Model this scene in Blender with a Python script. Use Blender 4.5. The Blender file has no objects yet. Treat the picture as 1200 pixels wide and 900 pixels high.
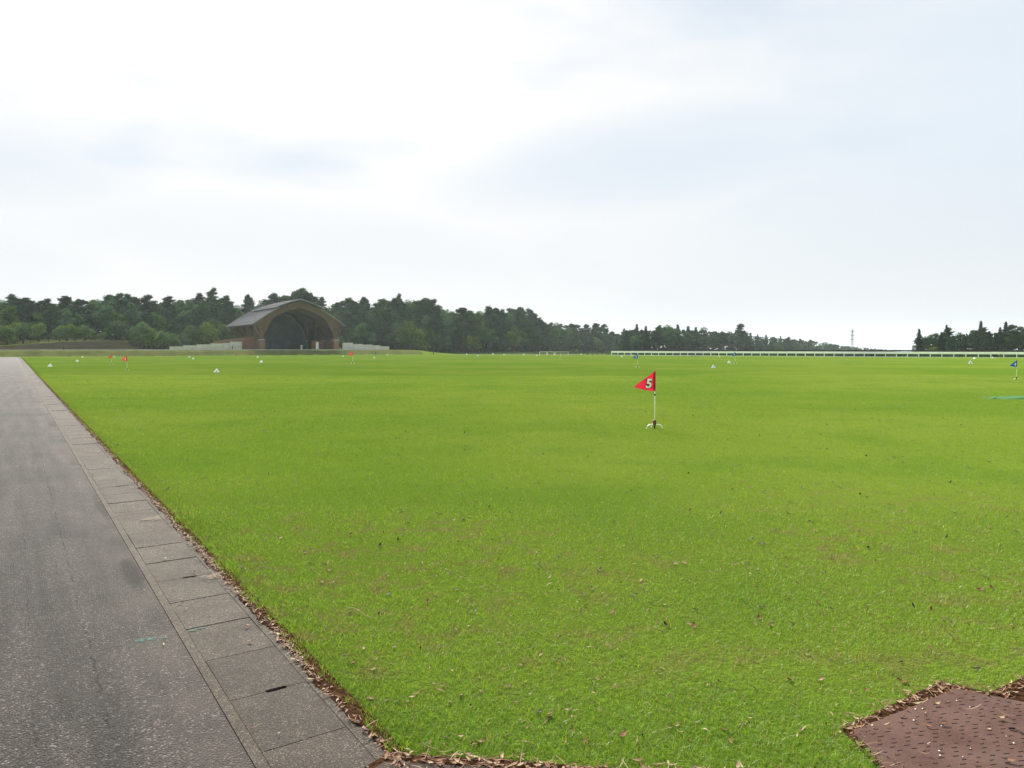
import bpy, math, random
import numpy as np
from mathutils import Vector, Matrix, noise as mnoise
R = math.radians
random.seed(7)
rng = np.random.default_rng(11)
scene = bpy.context.scene
col = scene.collection

# ------------------------------------------------------------------ camera
F = 860.0; HC = 1.63; HOR = 409.0
PITCH = math.atan((450 - HOR) / F)
cam_d = bpy.data.cameras.new('camera'); cam = bpy.data.objects.new('camera', cam_d); col.objects.link(cam)
cam_d.sensor_width = 36.0; cam_d.lens = F / 1200 * 36.0; cam_d.clip_start = 0.05; cam_d.clip_end = 6000
cam.location = (0, 0, HC); cam.rotation_euler = (R(90) - PITCH, 0, 0)
scene.camera = cam

# ------------------------------------------------------------------ light
SUN_AZ = R(-17); SUN_EL = R(40)
EXPO = 1.12
scene.view_settings.view_transform = 'Standard'; scene.view_settings.look = 'None'
scene.view_settings.gamma = 1; scene.view_settings.use_curve_mapping = False
scene.view_settings.exposure = EXPO
scene.cycles.use_denoising = True
scene.cycles.max_bounces = 6; scene.cycles.diffuse_bounces = 3; scene.cycles.glossy_bounces = 2
scene.cycles.transmission_bounces = 3; scene.cycles.volume_bounces = 1; scene.cycles.transparent_max_bounces = 4
scene.cycles.caustics_reflective = False; scene.cycles.caustics_refractive = False
SUN_DIR = Vector((math.sin(SUN_AZ) * math.cos(SUN_EL), math.cos(SUN_AZ) * math.cos(SUN_EL), math.sin(SUN_EL)))
sl = bpy.data.lights.new('sun', 'SUN'); so = bpy.data.objects.new('sun', sl); col.objects.link(so)
sl.energy = 5.0; sl.angle = R(24); sl.color = (1.0, 0.95, 0.86)
so.rotation_euler = (-SUN_DIR).to_track_quat('-Z', 'Y').to_euler(); so.location = SUN_DIR * 300


class NT:
    """small helper round a node tree"""
    def __init__(self, tree): self.t = tree
    def n(self, typ, **kw):
        nd = self.t.nodes.new(typ)
        ins = kw.pop('ins', {})
        for k, v in kw.items(): setattr(nd, k, v)
        for k, v in ins.items(): self.put(nd.inputs[k], v)
        return nd
    def put(self, sock, v):
        if isinstance(v, bpy.types.NodeSocket): self.t.links.new(v, sock)
        elif isinstance(v, (tuple, list)):
            sock.default_value = v if len(v) == len(sock.default_value) else tuple(v) + (1.0,)
        else: sock.default_value = v
    def math(self, op, a, b=0.0, c=0.0, clamp=False):
        nd = self.n('ShaderNodeMath', operation=op, use_clamp=clamp)
        self.put(nd.inputs[0], a); self.put(nd.inputs[1], b); self.put(nd.inputs[2], c)
        return nd.outputs[0]
    def mix(self, f, a, b, mode='MIX'):
        nd = self.n('ShaderNodeMix', data_type='RGBA', blend_type=mode)
        self.put(nd.inputs[0], f); self.put(nd.inputs[6], a); self.put(nd.inputs[7], b)
        return nd.outputs[2]
    def ramp(self, f, a, b, o0=0.0, o1=1.0):
        nd = self.n('ShaderNodeMapRange', interpolation_type='SMOOTHSTEP')
        for i, v in enumerate((f, a, b, o0, o1)): self.put(nd.inputs[i], v)
        return nd.outputs[0]
    def noise(self, vec, scale, detail=3.0, rough=0.5, out=0):
        nd = self.n('ShaderNodeTexNoise', ins={'Scale': scale, 'Detail': detail, 'Roughness': rough})
        if vec is not None: self.put(nd.inputs['Vector'], vec)
        return nd.outputs[out]
    def scale(self, vec, s, loc=(0, 0, 0), rz=0.0):
        nd = self.n('ShaderNodeMapping'); self.put(nd.inputs['Vector'], vec)
        nd.inputs['Scale'].default_value = s; nd.inputs['Location'].default_value = loc; nd.inputs['Rotation'].default_value = (0, 0, rz)
        return nd.outputs[0]
    def pos(self): return self.n('ShaderNodeNewGeometry').outputs['Position']
    def obj(self): return self.n('ShaderNodeTexCoord').outputs['Object']
    def xyz(self, v): return self.n('ShaderNodeSeparateXYZ', ins={0: v}).outputs
    def bump(self, h, dist=0.01, strength=1.0):
        return self.n('ShaderNodeBump', ins={'Height': h, 'Distance': dist, 'Strength': strength}).outputs[0]


# ------------------------------------------------------------------ sky: bright thin overcast, the sun behind it
world = bpy.data.worlds.new('World'); scene.world = world; world.use_nodes = True
w = NT(world.node_tree); world.node_tree.nodes.clear()
sky = w.n('ShaderNodeTexSky', sky_type='NISHITA', sun_disc=False, sun_elevation=SUN_EL, sun_rotation=SUN_AZ % (2 * math.pi),
          altitude=50, air_density=1.2, dust_density=3.0, ozone_density=1.0)
K = 2 ** -EXPO
dirv = w.n('ShaderNodeTexCoord').outputs['Generated']
skyc = w.mix(1.0, sky.outputs[0], (0.05 * K,) * 3, 'MULTIPLY')
dn = w.n('ShaderNodeVectorMath', operation='DOT_PRODUCT', ins={0: dirv, 1: tuple(SUN_DIR)}).outputs['Value']
glow = w.math('POWER', w.math('MAXIMUM', dn, 0.0), 9.0)
cl = w.noise(w.scale(dirv, (1.0, 1.0, 2.6), (0.35, 0.2, 0.1)), 2.3, 4.0, 0.5)
cl2 = w.noise(w.scale(dirv, (1.0, 1.0, 3.4), (3.1, 1.2, 0.7)), 4.2, 4.0, 0.5)
patch = w.math('MULTIPLY', w.ramp(cl, 0.42, 0.66), w.ramp(cl2, 0.25, 0.7))
# soft grey-blue cloud banks seen in the sky (centre direction, half sizes)
def bank(u, v, ru, rv, k, tilt=0.0):
    global patch
    x = (u - 600) / F; z = (HOR - v) / F
    sx, sy, sz = w.xyz(dirv)
    yy = w.math('MAXIMUM', sy, 0.02)
    a = w.math('SUBTRACT', w.math('DIVIDE', sx, yy), x); b = w.math('SUBTRACT', w.math('DIVIDE', sz, yy), z)
    a2 = w.math('ADD', a, w.math('MULTIPLY', b, tilt)); b2 = w.math('SUBTRACT', b, w.math('MULTIPLY', a, tilt))
    q = w.math('ADD', w.math('POWER', w.math('DIVIDE', a2, ru / F), 2.0), w.math('POWER', w.math('DIVIDE', b2, rv / F), 2.0))
    q = w.math('ADD', q, w.math('MULTIPLY', w.math('SUBTRACT', cl2, 0.5), 1.2))
    g = w.ramp(q, 1.6, -0.2, 0.0, k)
    g = w.math('MULTIPLY', g, w.ramp(sy, 0.02, 0.2))
    patch = w.math('MAXIMUM', patch, g)
bank(760, 192, 250, 58, 0.85, 0.14)
bank(40, 200, 160, 50, 0.7, -0.12)
bank(330, 285, 300, 55, 0.55, -0.1)
sz_ = w.xyz(dirv)[2]
hor = w.ramp(sz_, 0.28, 0.0)
veil = w.mix(w.math('MULTIPLY', patch, 0.9), (0.955 * K, 0.962 * K, 0.975 * K), (0.715 * K, 0.800 * K, 0.915 * K))
side = w.ramp(dn, 0.90, 0.62)
veil = w.mix(w.math('MULTIPLY', side, 0.8), veil, (0.775 * K, 0.870 * K, 0.965 * K))
veil = w.mix(w.math('MULTIPLY', hor, 0.62), veil, (0.84 * K, 0.83 * K, 0.84 * K))
veil = w.mix(w.math('MULTIPLY', glow, w.math('SUBTRACT', 1.0, w.math('MULTIPLY', patch, 0.75))), veil, (0.22 * K, 0.20 * K, 0.17 * K), 'ADD')
skyf = w.mix(0.93, skyc, veil)
bg = w.n('ShaderNodeBackground', ins={'Color': skyf, 'Strength': 1.0})
w.t.links.new(bg.outputs[0], w.n('ShaderNodeOutputWorld').inputs[0])

# ------------------------------------------------------------------ geometry of the place
VP = 15.0
ANG = math.atan((600 - VP) / F * math.cos(PITCH))
D = np.array([-math.sin(ANG), math.cos(ANG)]); N = np.array([math.cos(ANG), math.sin(ANG)])   # along the road, across it
T_ASPH, T_LIDL, T_LIDR, T_LAWN = 0.735, 0.785, 1.145, 1.215
B0 = np.array([-100.0, 148.0]); BE = np.array([0.7303, 0.6831]); BM = np.array([-0.6831, 0.7303])  # foot of the grass bank
def P2(s, t): return s * D + t * N
def on_ground(u, v, z=0.0):
    x = (u - 600) / F; y = -(v - 450) / F
    dy = math.cos(PITCH) + y * math.sin(PITCH); dz = -math.sin(PITCH) + y * math.cos(PITCH)
    k = (z - HC) / dz
    return x * k, dy * k
def X_at(u, Y): return (u - 600) / F * Y
def sstep(x, a, b):
    q = np.clip((x - a) / (b - a), 0, 1); return q * q * (3 - 2 * q)
TERR = 1.36
def height(x, y):
    x = np.asarray(x, float); y = np.asarray(y, float)
    g = (x - B0[0]) * BM[0] + (y - B0[1]) * BM[1]; a = (x - B0[0]) * BE[0] + (y - B0[1]) * BE[1]
    z = sstep(g, 0, 3.2) * TERR * (1 - sstep(a, 98, 116))
    g0 = 13 + 36 * sstep(a, 24, 44)
    z = z + sstep(g, g0, g0 + 11) * (0.5 + 1.9 * sstep(a, -10, 24)) * (1 - sstep(a, 90, 150))
    z = z + sstep(g, g0 + 12, g0 + 75) * 3.0 * (1 - sstep(a, 110, 190))
    # the land drops away behind the white rail on the right
    fr = (x - 26) * 0.661 + (y - 192) * 0.75
    az = x / np.maximum(y, 1.0)
    z = z - sstep(fr, 60, 520) * 13.0 * sstep(az, 0.2, 0.40)
    return z + 0.0
def hz(x, y): return float(height(x, y))

# ------------------------------------------------------------------ builders
def link(o, parent=None):
    col.objects.link(o)
    if parent is not None: o.parent = parent
    return o
def tag(o, label=None, cat=None, group=None, kind=None):
    if label: o['label'] = label
    if cat: o['category'] = cat
    if group: o['group'] = group
    if kind: o['kind'] = kind
    return o
def empty(name, loc=(0, 0, 0), rz=0.0):
    o = bpy.data.objects.new(name, None); col.objects.link(o); o.location = loc; o.rotation_euler = (0, 0, rz); o.empty_display_size = 0.2
    return o
class MB:
    def __init__(self): self.v = []; self.f = []; self.attr = []
    def quadmesh(self, vs, fs):
        b = len(self.v); self.v += [tuple(map(float, p)) for p in vs]; self.f += [tuple(b + i for i in f) for f in fs]; return self
    def box(self, c, s, rz=0.0, M=None):
        x, y, z = s[0] / 2, s[1] / 2, s[2] / 2
        vs = [Vector((i * x, j * y, k * z)) for k in (-1, 1) for j in (-1, 1) for i in (-1, 1)]
        rot = M if M is not None else Matrix.Rotation(rz, 3, 'Z')
        vs = [rot @ p + Vector(c) for p in vs]
        return self.quadmesh(vs, [(0, 2, 3, 1), (4, 5, 7, 6), (0, 1, 5, 4), (2, 6, 7, 3), (0, 4, 6, 2), (1, 3, 7, 5)])
    def bar(self, p, q, wd, th, up=(0, 0, 1)):
        p, q = Vector(p), Vector(q); d = (q - p); L = d.length; d.normalize()
        u = Vector(up); s = d.cross(u)
        if s.length < 1e-4: s = d.cross(Vector((0, 1, 0)))
        s.normalize(); u = s.cross(d)
        M = Matrix((d, s, u)).transposed()
        return self.box((p + q) / 2, (L, wd, th), M=M)
    def tube(self, pts, rads, n=8, cap=True):
        pts = [Vector(p) for p in pts]
        if not hasattr(rads, '__len__'): rads = [rads] * len(pts)
        b = len(self.v)
        for i, p in enumerate(pts):
            d = (pts[min(i + 1, len(pts) - 1)] - pts[max(i - 1, 0)]).normalized()
            a = d.cross(Vector((0.13, 0.31, 1.0))) if abs(d.z) < 0.95 else d.cross(Vector((0, 1, 0.1)))
            a.normalize(); c = d.cross(a)
            for k in range(n):
                t = 2 * math.pi * k / n
                self.v.append(tuple(p + (a * math.cos(t) + c * math.sin(t)) * rads[i]))
        for i in range(len(pts) - 1):
            for k in range(n):
                self.f.append((b + i * n + k, b + i * n + (k + 1) % n, b + (i + 1) * n + (k + 1) % n, b + (i + 1) * n + k))
        if cap:
            self.f.append(tuple(b + k for k in reversed(range(n)))); self.f.append(tuple(b + (len(pts) - 1) * n + k for k in range(n)))
        return self
    def lathe(self, prof, n=16, c=(0, 0, 0)):
        b = len(self.v)
        for r, z in prof:
            for k in range(n):
                t = 2 * math.pi * k / n; self.v.append((c[0] + r * math.cos(t), c[1] + r * math.sin(t), c[2] + z))
        for i in range(len(prof) - 1):
            for k in range(n):
                self.f.append((b + i * n + k, b + i * n + (k + 1) % n, b + (i + 1) * n + (k + 1) % n, b + (i + 1) * n + k))
        self.f.append(tuple(b + k for k in reversed(range(n)))); self.f.append(tuple(b + (len(prof) - 1) * n + k for k in range(n)))
        return self
    def prism(self, pts, z0, z1):
        n = len(pts); b = len(self.v)
        self.v += [(p[0], p[1], z0) for p in pts] + [(p[0], p[1], z1) for p in pts]
        self.f.append(tuple(b + i for i in reversed(range(n)))); self.f.append(tuple(b + n + i for i in range(n)))
        for i in range(n):
            j = (i + 1) % n; self.f.append((b + i, b + j, b + n + j, b + n + i))
        return self
    def mesh(self, name, mat=None, smooth=False):
        me = bpy.data.meshes.new(name); me.from_pydata(self.v, [], self.f); me.update()
        if mat: me.materials.append(mat)
        if smooth: me.polygons.foreach_set('use_smooth', [True] * len(me.polygons))
        return me
    def build(self, name, mat=None, parent=None, smooth=False, bevel=0.0):
        o = bpy.data.objects.new(name, self.mesh(name, mat, smooth)); link(o, parent)
        if bevel:
            m = o.modifiers.new('bevel', 'BEVEL'); m.width = bevel; m.segments = 2; m.limit_method = 'ANGLE'
        return o
def np_mesh(name, V, faces, mat=None, attrs=None):
    """V (n,3), faces (m,k) all with k corners"""
    me = bpy.data.meshes.new(name); k = faces.shape[1]; m = len(faces)
    me.vertices.add(len(V)); me.vertices.foreach_set('co', np.ascontiguousarray(V, np.float32).ravel())
    me.loops.add(m * k); me.loops.foreach_set('vertex_index', np.ascontiguousarray(faces, np.int32).ravel())
    me.polygons.add(m); me.polygons.foreach_set('loop_start', np.arange(m, dtype=np.int32) * k)
    for an, av in (attrs or {}).items():
        at = me.attributes.new(an, 'FLOAT', 'POINT'); at.data.foreach_set('value', np.ascontiguousarray(av, np.float32))
    me.update(calc_edges=True); me.validate()
    if mat: me.materials.append(mat)
    return me
def copy_tree(o, parent=None):
    c = o.copy(); col.objects.link(c); c.parent = parent
    for ch in list(o.children): copy_tree(ch, c)
    return c

# ------------------------------------------------------------------ materials
def mat(name):
    m = bpy.data.materials.new(name); m.use_nodes = True; m.node_tree.nodes.clear()
    t = NT(m.node_tree); out = t.n('ShaderNodeOutputMaterial')
    return m, t, out
def principled(name, color, rough=0.6, spec=0.3, metal=0.0, var=0.0, vscale=4.0, bump=0.0, bscale=40.0):
    m, t, out = mat(name)
    c = color
    p = t.obj()
    if var:
        nz = t.noise(p, vscale, 4.0, 0.6)
        c = t.mix(t.ramp(nz, 0.3, 0.7), tuple(x * (1 - var) for x in color), tuple(min(1, x * (1 + var)) for x in color))
    b = t.n('ShaderNodeBsdfPrincipled', ins={'Base Color': c, 'Roughness': rough, 'Specular IOR Level': spec, 'Metallic': metal})
    if bump: t.put(b.inputs['Normal'], t.bump(t.noise(p, bscale, 3.0), bump))
    t.t.links.new(b.outputs[0], out.inputs[0])
    return m

def lawn_colour(t, p):
    """base colour of the turf at a world position: green, yellower and drier in patches"""
    big = t.noise(t.scale(p, (1, 1, 0)), 0.07, 4.0, 0.55)
    mid = t.noise(t.scale(p, (1, 1, 0), (7, 3, 0)), 0.42, 4.0, 0.55)
    fine = t.noise(t.scale(p, (1, 1, 0), (2, 9, 0)), 3.4, 7.0, 0.72)
    x, y, z = t.xyz(p)
    c = t.mix(t.ramp(big, 0.38, 0.62), (0.182, 0.300, 0.030), (0.262, 0.350, 0.048))
    c = t.mix(t.math('MULTIPLY', t.ramp(mid, 0.46, 0.72), 0.6), c, (0.140, 0.262, 0.030))
    dry = t.math('MULTIPLY', t.ramp(fine, 0.48, 0.64), t.ramp(mid, 0.66, 0.36))
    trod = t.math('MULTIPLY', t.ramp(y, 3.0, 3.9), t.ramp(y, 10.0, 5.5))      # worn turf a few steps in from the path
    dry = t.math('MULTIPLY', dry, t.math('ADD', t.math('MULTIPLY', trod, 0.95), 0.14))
    c = t.mix(dry, c, (0.250, 0.212, 0.082))
    lush = t.math('MULTIPLY', t.ramp(y, 3.7, 3.0), t.ramp(fine, 0.25, 0.6))
    c = t.mix(t.math('MULTIPLY', lush, 0.6), c, (0.118, 0.245, 0.020))
    return c, fine
def lawn_material():
    m, t, out = mat('turf'); p = t.pos()
    c, fine = lawn_colour(t, p)
    sp = t.noise(t.scale(p, (1, 1, 0)), 38.0, 3.0, 0.7)
    sp2 = t.noise(t.scale(p, (1, 0.45, 0)), 7.0, 4.0, 0.7)
    c = t.mix(t.ramp(sp, 0.30, 0.62, 0.5, 0.0), c, (0.120, 0.180, 0.015))
    c = t.mix(t.ramp(sp2, 0.28, 0.52, 0.4, 0.0), c, (0.115, 0.185, 0.016))
    # brown thatch plus the shade between near blades, darkened into the ground colour
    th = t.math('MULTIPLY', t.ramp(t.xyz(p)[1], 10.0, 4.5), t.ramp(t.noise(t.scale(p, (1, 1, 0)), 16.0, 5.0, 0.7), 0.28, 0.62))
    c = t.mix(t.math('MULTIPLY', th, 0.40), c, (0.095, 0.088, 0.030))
    d = t.n('ShaderNodeBsdfDiffuse', ins={'Color': c, 'Roughness': 1.0, 'Normal': t.bump(t.math('ADD', sp, sp2), 0.035, 0.9)})
    t.t.links.new(d.outputs[0], out.inputs[0]); return m
def blade_material():
    m, t, out = mat('grass_blade'); p = t.pos()
    c, fine = lawn_colour(t, p)
    v = t.n('ShaderNodeAttribute', attribute_name='shade').outputs['Fac']
    h = t.n('ShaderNodeAttribute', attribute_name='tipness').outputs['Fac']
    c = t.mix(t.ramp(v, 0.0, 1.0), t.mix(0.55, c, (0.078, 0.158, 0.015)), t.mix(0.35, c, (0.27, 0.40, 0.045)))
    straw = t.math('GREATER_THAN', v, 0.90)
    c = t.mix(t.math('MULTIPLY', straw, t.ramp(fine, 0.3, 0.62)), c, (0.30, 0.25, 0.11))
    d = t.n('ShaderNodeBsdfDiffuse', ins={'Color': c})
    tr = t.n('ShaderNodeBsdfTranslucent', ins={'Color': t.mix(1.0, c, (1.25, 1.15, 0.7), 'MULTIPLY')})
    gl = t.n('ShaderNodeBsdfGlossy', ins={'Color': (0.6, 0.6, 0.6, 1), 'Roughness': 0.45})
    a = t.n('ShaderNodeMixShader', ins={0: 0.42, 1: d.outputs[0], 2: tr.outputs[0]})
    b = t.n('ShaderNodeMixShader', ins={0: 0.04, 1: a.outputs[0], 2: gl.outputs[0]})
    t.t.links.new(b.outputs[0], out.inputs[0]); return m
def stone_speckle(t, p, scale, dark, mid, light, lo=0.55):
    v = t.n('ShaderNodeTexVoronoi', feature='F1', ins={'Vector': p, 'Scale': scale, 'Randomness': 1.0})
    r = t.xyz(v.outputs['Color'])[0]
    c = t.mix(t.ramp(r, 0.1, 0.75), dark, mid)
    c = t.mix(t.ramp(r, 0.84, 1.0), c, light)
    edge = t.ramp(v.outputs['Distance'], 0.25, 0.75)
    c = t.mix(t.math('MULTIPLY', edge, lo), c, tuple(x * 0.35 for x in dark))
    return c, edge, r
def rotpos(t):
    # position along / across the road as x / y
    return t.scale(t.pos(), (1, 1, 1), (0, 0, 0), 0.0)
def road_st(t):
    p = t.pos()
    s = t.n('ShaderNodeVectorMath', operation='DOT_PRODUCT', ins={0: p, 1: (D[0], D[1], 0)}).outputs['Value']
    q = t.n('ShaderNodeVectorMath', operation='DOT_PRODUCT', ins={0: p, 1: (N[0], N[1], 0)}).outputs['Value']
    return p, s, q
def asphalt_material():
    m, t, out = mat('asphalt'); p, s, q = road_st(t)
    c, e, r = stone_speckle(t, p, 105.0, (0.009, 0.008, 0.0078), (0.064, 0.058, 0.055), (0.23, 0.212, 0.198), 0.75)
    c2, e2, r2 = stone_speckle(t, p, 290.0, (0.026, 0.024, 0.023), (0.070, 0.063, 0.060), (0.15, 0.14, 0.134), 0.3)
    c = t.mix(0.35, c, c2)
    big = t.noise(t.scale(p, (1, 1, 0)), 0.9, 4.0, 0.6)
    c = t.mix(t.ramp(big, 0.3, 0.7), t.mix(1.0, c, (0.78, 0.75, 0.74), 'MULTIPLY'), t.mix(1.0, c, (1.24, 1.20, 1.16), 'MULTIPLY'))
    cs = t.n('ShaderNodeCombineXYZ', ins={0: t.math('MULTIPLY', s, 0.22), 1: t.math('MULTIPLY', q, 3.2)}).outputs[0]
    wear = t.noise(cs, 1.6, 5.0, 0.6)
    c = t.mix(t.ramp(wear, 0.32, 0.68), t.mix(1.0, c, (0.66, 0.64, 0.64), 'MULTIPLY'), t.mix(1.0, c, (1.36, 1.31, 1.26), 'MULTIPLY'))
    # fine dust gathered along the kerb and in two worn tracks
    dust = t.math('MULTIPLY', t.ramp(q, 0.25, 0.72), t.ramp(t.noise(p, 2.2, 4.0), 0.3, 0.7))
    c = t.mix(t.math('MULTIPLY', dust, 0.55), c, (0.082, 0.069, 0.058))
    # oily stains by the kerb
    def stain(s0, q0, ls, lq, k):
        nonlocal c
        a = t.math('POWER', t.math('DIVIDE', t.math('SUBTRACT', s, s0), ls), 2.0); b = t.math('POWER', t.math('DIVIDE', t.math('SUBTRACT', q, q0), lq), 2.0)
        d = t.math('ADD', t.math('ADD', a, b), t.math('MULTIPLY', t.math('SUBTRACT', t.noise(p, 9.0, 4.0), 0.5), 1.6))
        c = t.mix(t.ramp(d, 1.2, 0.0, 0.0, k), c, (0.011, 0.007, 0.005))
    stain(5.9, 0.67, 0.50, 0.07, 1.0); stain(8.6, 0.71, 0.9, 0.05, 0.8); stain(18.6, 0.68, 0.9, 0.12, 0.9); stain(12.2, 0.70, 0.5, 0.08, 0.4)
    # cracks: two long ones along a trench patch, short ones across it
    wob = t.math('MULTIPLY', t.math('SUBTRACT', t.noise(p, 5.0, 5.0, 0.7), 0.5), 0.075)
    ln1 = t.math('ABSOLUTE', t.math('ADD', t.math('SUBTRACT', q, 0.30), wob)); ln2 = t.math('ABSOLUTE', t.math('ADD', t.math('SUBTRACT', q, 0.03), wob))
    fr = t.math('ABSOLUTE', t.math('SUBTRACT', t.math('FRACT', t.math('DIVIDE', t.math('ADD', s, t.math('MULTIPLY', wob, 2.2)), 0.47)), 0.5))
    across = t.math('MULTIPLY', t.ramp(fr, 0.018, 0.004), t.math('MULTIPLY', t.ramp(q, 0.27, 0.32), t.ramp(q, 0.56, 0.42)))
    crack = t.math('MAXIMUM', t.math('MAXIMUM', t.ramp(ln1, 0.012, 0.002), t.ramp(ln2, 0.009, 0.002, 0, 0.6)), across)
    crack = t.math('MULTIPLY', crack, t.ramp(t.noise(p, 3.1, 5.0, 0.75), 0.46, 0.62))
    c = t.mix(t.math('MULTIPLY', crack, 0.75), c, (0.006, 0.005, 0.005))
    h = t.math('SUBTRACT', t.math('ADD', t.math('MULTIPLY', e, -0.6), t.math('MULTIPLY', e2, -0.25)), t.math('MULTIPLY', crack, 1.2))
    b = t.n('ShaderNodeBsdfPrincipled', ins={'Base Color': c, 'Roughness': 0.8, 'Specular IOR Level': 0.22, 'Normal': t.bump(h, 0.010, 0.9)})
    t.t.links.new(b.outputs[0], out.inputs[0]); return m
def concrete_material(name='concrete_aggregate', tint=(1, 1, 1), rnd=True):
    m, t, out = mat(name); p = t.pos()
    c, e, r = stone_speckle(t, p, 210.0, (0.034, 0.029, 0.023), (0.076, 0.066, 0.054), (0.20, 0.178, 0.148), 0.45)
    g = t.noise(p, 3.0, 5.0, 0.65)
    c = t.mix(t.ramp(g, 0.35, 0.68), t.mix(1.0, c, (0.78, 0.75, 0.72), 'MULTIPLY'), t.mix(1.0, c, (1.15, 1.13, 1.10), 'MULTIPLY'))
    if rnd:
        o = t.n('ShaderNodeObjectInfo').outputs['Random']
        c = t.mix(1.0, c, t.mix(o, (0.86, 0.85, 0.85), (1.16, 1.15, 1.12)), 'MULTIPLY')
    c = t.mix(1.0, c, tint, 'MULTIPLY')
    moss = t.ramp(t.noise(p, 1.6, 5.0, 0.7), 0.56, 0.72, 0.0, 0.4)
    c = t.mix(moss, c, (0.060, 0.056, 0.040))
    b = t.n('ShaderNodeBsdfPrincipled', ins={'Base Color': c, 'Roughness': 0.85, 'Specular IOR Level': 0.25, 'Normal': t.bump(t.math('MULTIPLY', e, -1.0), 0.003, 0.7)})
    t.t.links.new(b.outputs[0], out.inputs[0]); return m
def leaf_material(name, dark, light, trans=0.22, scale=0.8):
    m, t, out = mat(name)
    p = t.pos(); o = t.n('ShaderNodeObjectInfo').outputs['Random']
    sh = t.n('ShaderNodeAttribute', attribute_name='shade').outputs['Fac']
    nz = t.noise(p, scale, 2.0)
    f = t.math('ADD', t.math('MULTIPLY', sh, 0.6), t.math('MULTIPLY', nz, 0.4))
    c = t.mix(t.ramp(f, 0.2, 0.85), dark, light)
    hsv = t.n('ShaderNodeHueSaturation', ins={'Hue': t.ramp(o, 0, 1, 0.475, 0.52), 'Saturation': t.ramp(o, 1, 0, 0.75, 1.1), 'Value': t.ramp(t.math('FRACT', t.math('MULTIPLY', o, 7.3)), 0, 1, 0.7, 1.3), 'Color': c})
    c = hsv.outputs[0]
    d = t.n('ShaderNodeBsdfDiffuse', ins={'Color': c}); tr = t.n('ShaderNodeBsdfTranslucent', ins={'Color': c})
    a = t.n('ShaderNodeMixShader', ins={0: trans, 1: d.outputs[0], 2: tr.outputs[0]})
    t.t.links.new(a.outputs[0], out.inputs[0]); return m
def litter_material():
    m, t, out = mat('dead_leaf')
    v = t.n('ShaderNodeAttribute', attribute_name='shade').outputs['Fac']
    c = t.mix(t.ramp(v, 0.0, 0.45), (0.022, 0.011, 0.007), (0.150, 0.055, 0.022))
    c = t.mix(t.ramp(v, 0.45, 0.75), c, (0.20, 0.12, 0.058)); c = t.mix(t.ramp(v, 0.78, 1.0), c, (0.33, 0.25, 0.145))
    b = t.n('ShaderNodeBsdfPrincipled', ins={'Base Color': c, 'Roughness': 0.7, 'Specular IOR Level': 0.3})
    t.t.links.new(b.outputs[0], out.inputs[0]); return m
def soil_material(name, a, b_, scale=3.0):
    m, t, out = mat(name); p = t.pos()
    c = t.mix(t.ramp(t.noise(p, scale, 5.0, 0.7), 0.3, 0.7), a, b_)
    d = t.n('ShaderNodeBsdfDiffuse', ins={'Color': c, 'Normal': t.bump(t.noise(p, scale * 6, 4.0), 0.02)})
    t.t.links.new(d.outputs[0], out.inputs[0]); return m
def brick_material():
    m, t, out = mat('red_brick'); p = t.obj()
    bt = t.n('ShaderNodeTexBrick', ins={'Vector': t.n('ShaderNodeCombineXYZ', ins={0: t.math('ADD', t.xyz(p)[0], t.xyz(p)[1]), 1: t.xyz(p)[2]}).outputs[0], 'Scale': 4.0,
             'Color1': (0.15, 0.062, 0.038, 1), 'Color2': (0.19, 0.082, 0.05, 1), 'Mortar': (0.16, 0.13, 0.11, 1), 'Mortar Size': 0.02})
    b = t.n('ShaderNodeBsdfPrincipled', ins={'Base Color': bt.outputs[0], 'Roughness': 0.85})
    t.t.links.new(b.outputs[0], out.inputs[0]); return m
def wood_material(name, a, b_):
    m, t, out = mat(name); p = t.obj()
    g = t.noise(t.scale(p, (1, 1, 7)), 1.3, 5.0, 0.65)
    c = t.mix(t.ramp(g, 0.3, 0.7), a, b_)
    b = t.n('ShaderNodeBsdfPrincipled', ins={'Base Color': c, 'Roughness': 0.6, 'Specular IOR Level': 0.3})
    t.t.links.new(b.outputs[0], out.inputs[0]); return m

M = {}
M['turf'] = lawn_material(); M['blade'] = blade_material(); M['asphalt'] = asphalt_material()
M['lid'] = concrete_material('lid_concrete'); M['curb'] = concrete_material('channel_concrete', (1.15, 1.12, 1.06), False)
M['apron'] = concrete_material('apron_concrete', (0.8, 0.68, 0.6), False)
M['ditch'] = principled('ditch_dirt', (0.030, 0.022, 0.016), 0.9, var=0.4, vscale=9)
M['litter'] = litter_material()
M['duff'] = soil_material('needle_duff', (0.026, 0.013, 0.008), (0.105, 0.055, 0.030), 45.0)
M['soil'] = soil_material('bare_soil', (0.020, 0.023, 0.011), (0.032, 0.025, 0.019), 0.35)
M['gravel'] = soil_material('pale_gravel', (0.26, 0.25, 0.22), (0.34, 0.32, 0.29), 0.6)
M['rough_grass'] = soil_material('rough_grass', (0.066, 0.080, 0.024), (0.11, 0.118, 0.038), 0.35)
M['white'] = principled('white_paint', (0.78, 0.78, 0.76), 0.45, 0.4, var=0.08, vscale=6)
M['white_plastic'] = principled('white_plastic', (0.82, 0.82, 0.82), 0.35, 0.45)
M['rail_white'] = principled('rail_white', (0.82, 0.83, 0.84), 0.4, 0.4, var=0.1, vscale=0.7)
M['dark_wood'] = principled('dark_stained_wood', (0.045, 0.035, 0.028), 0.8, var=0.3)
M['red_flag'] = principled('red_cloth', (0.60, 0.035, 0.050), 0.6, 0.2, var=0.15, vscale=9)
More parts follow.
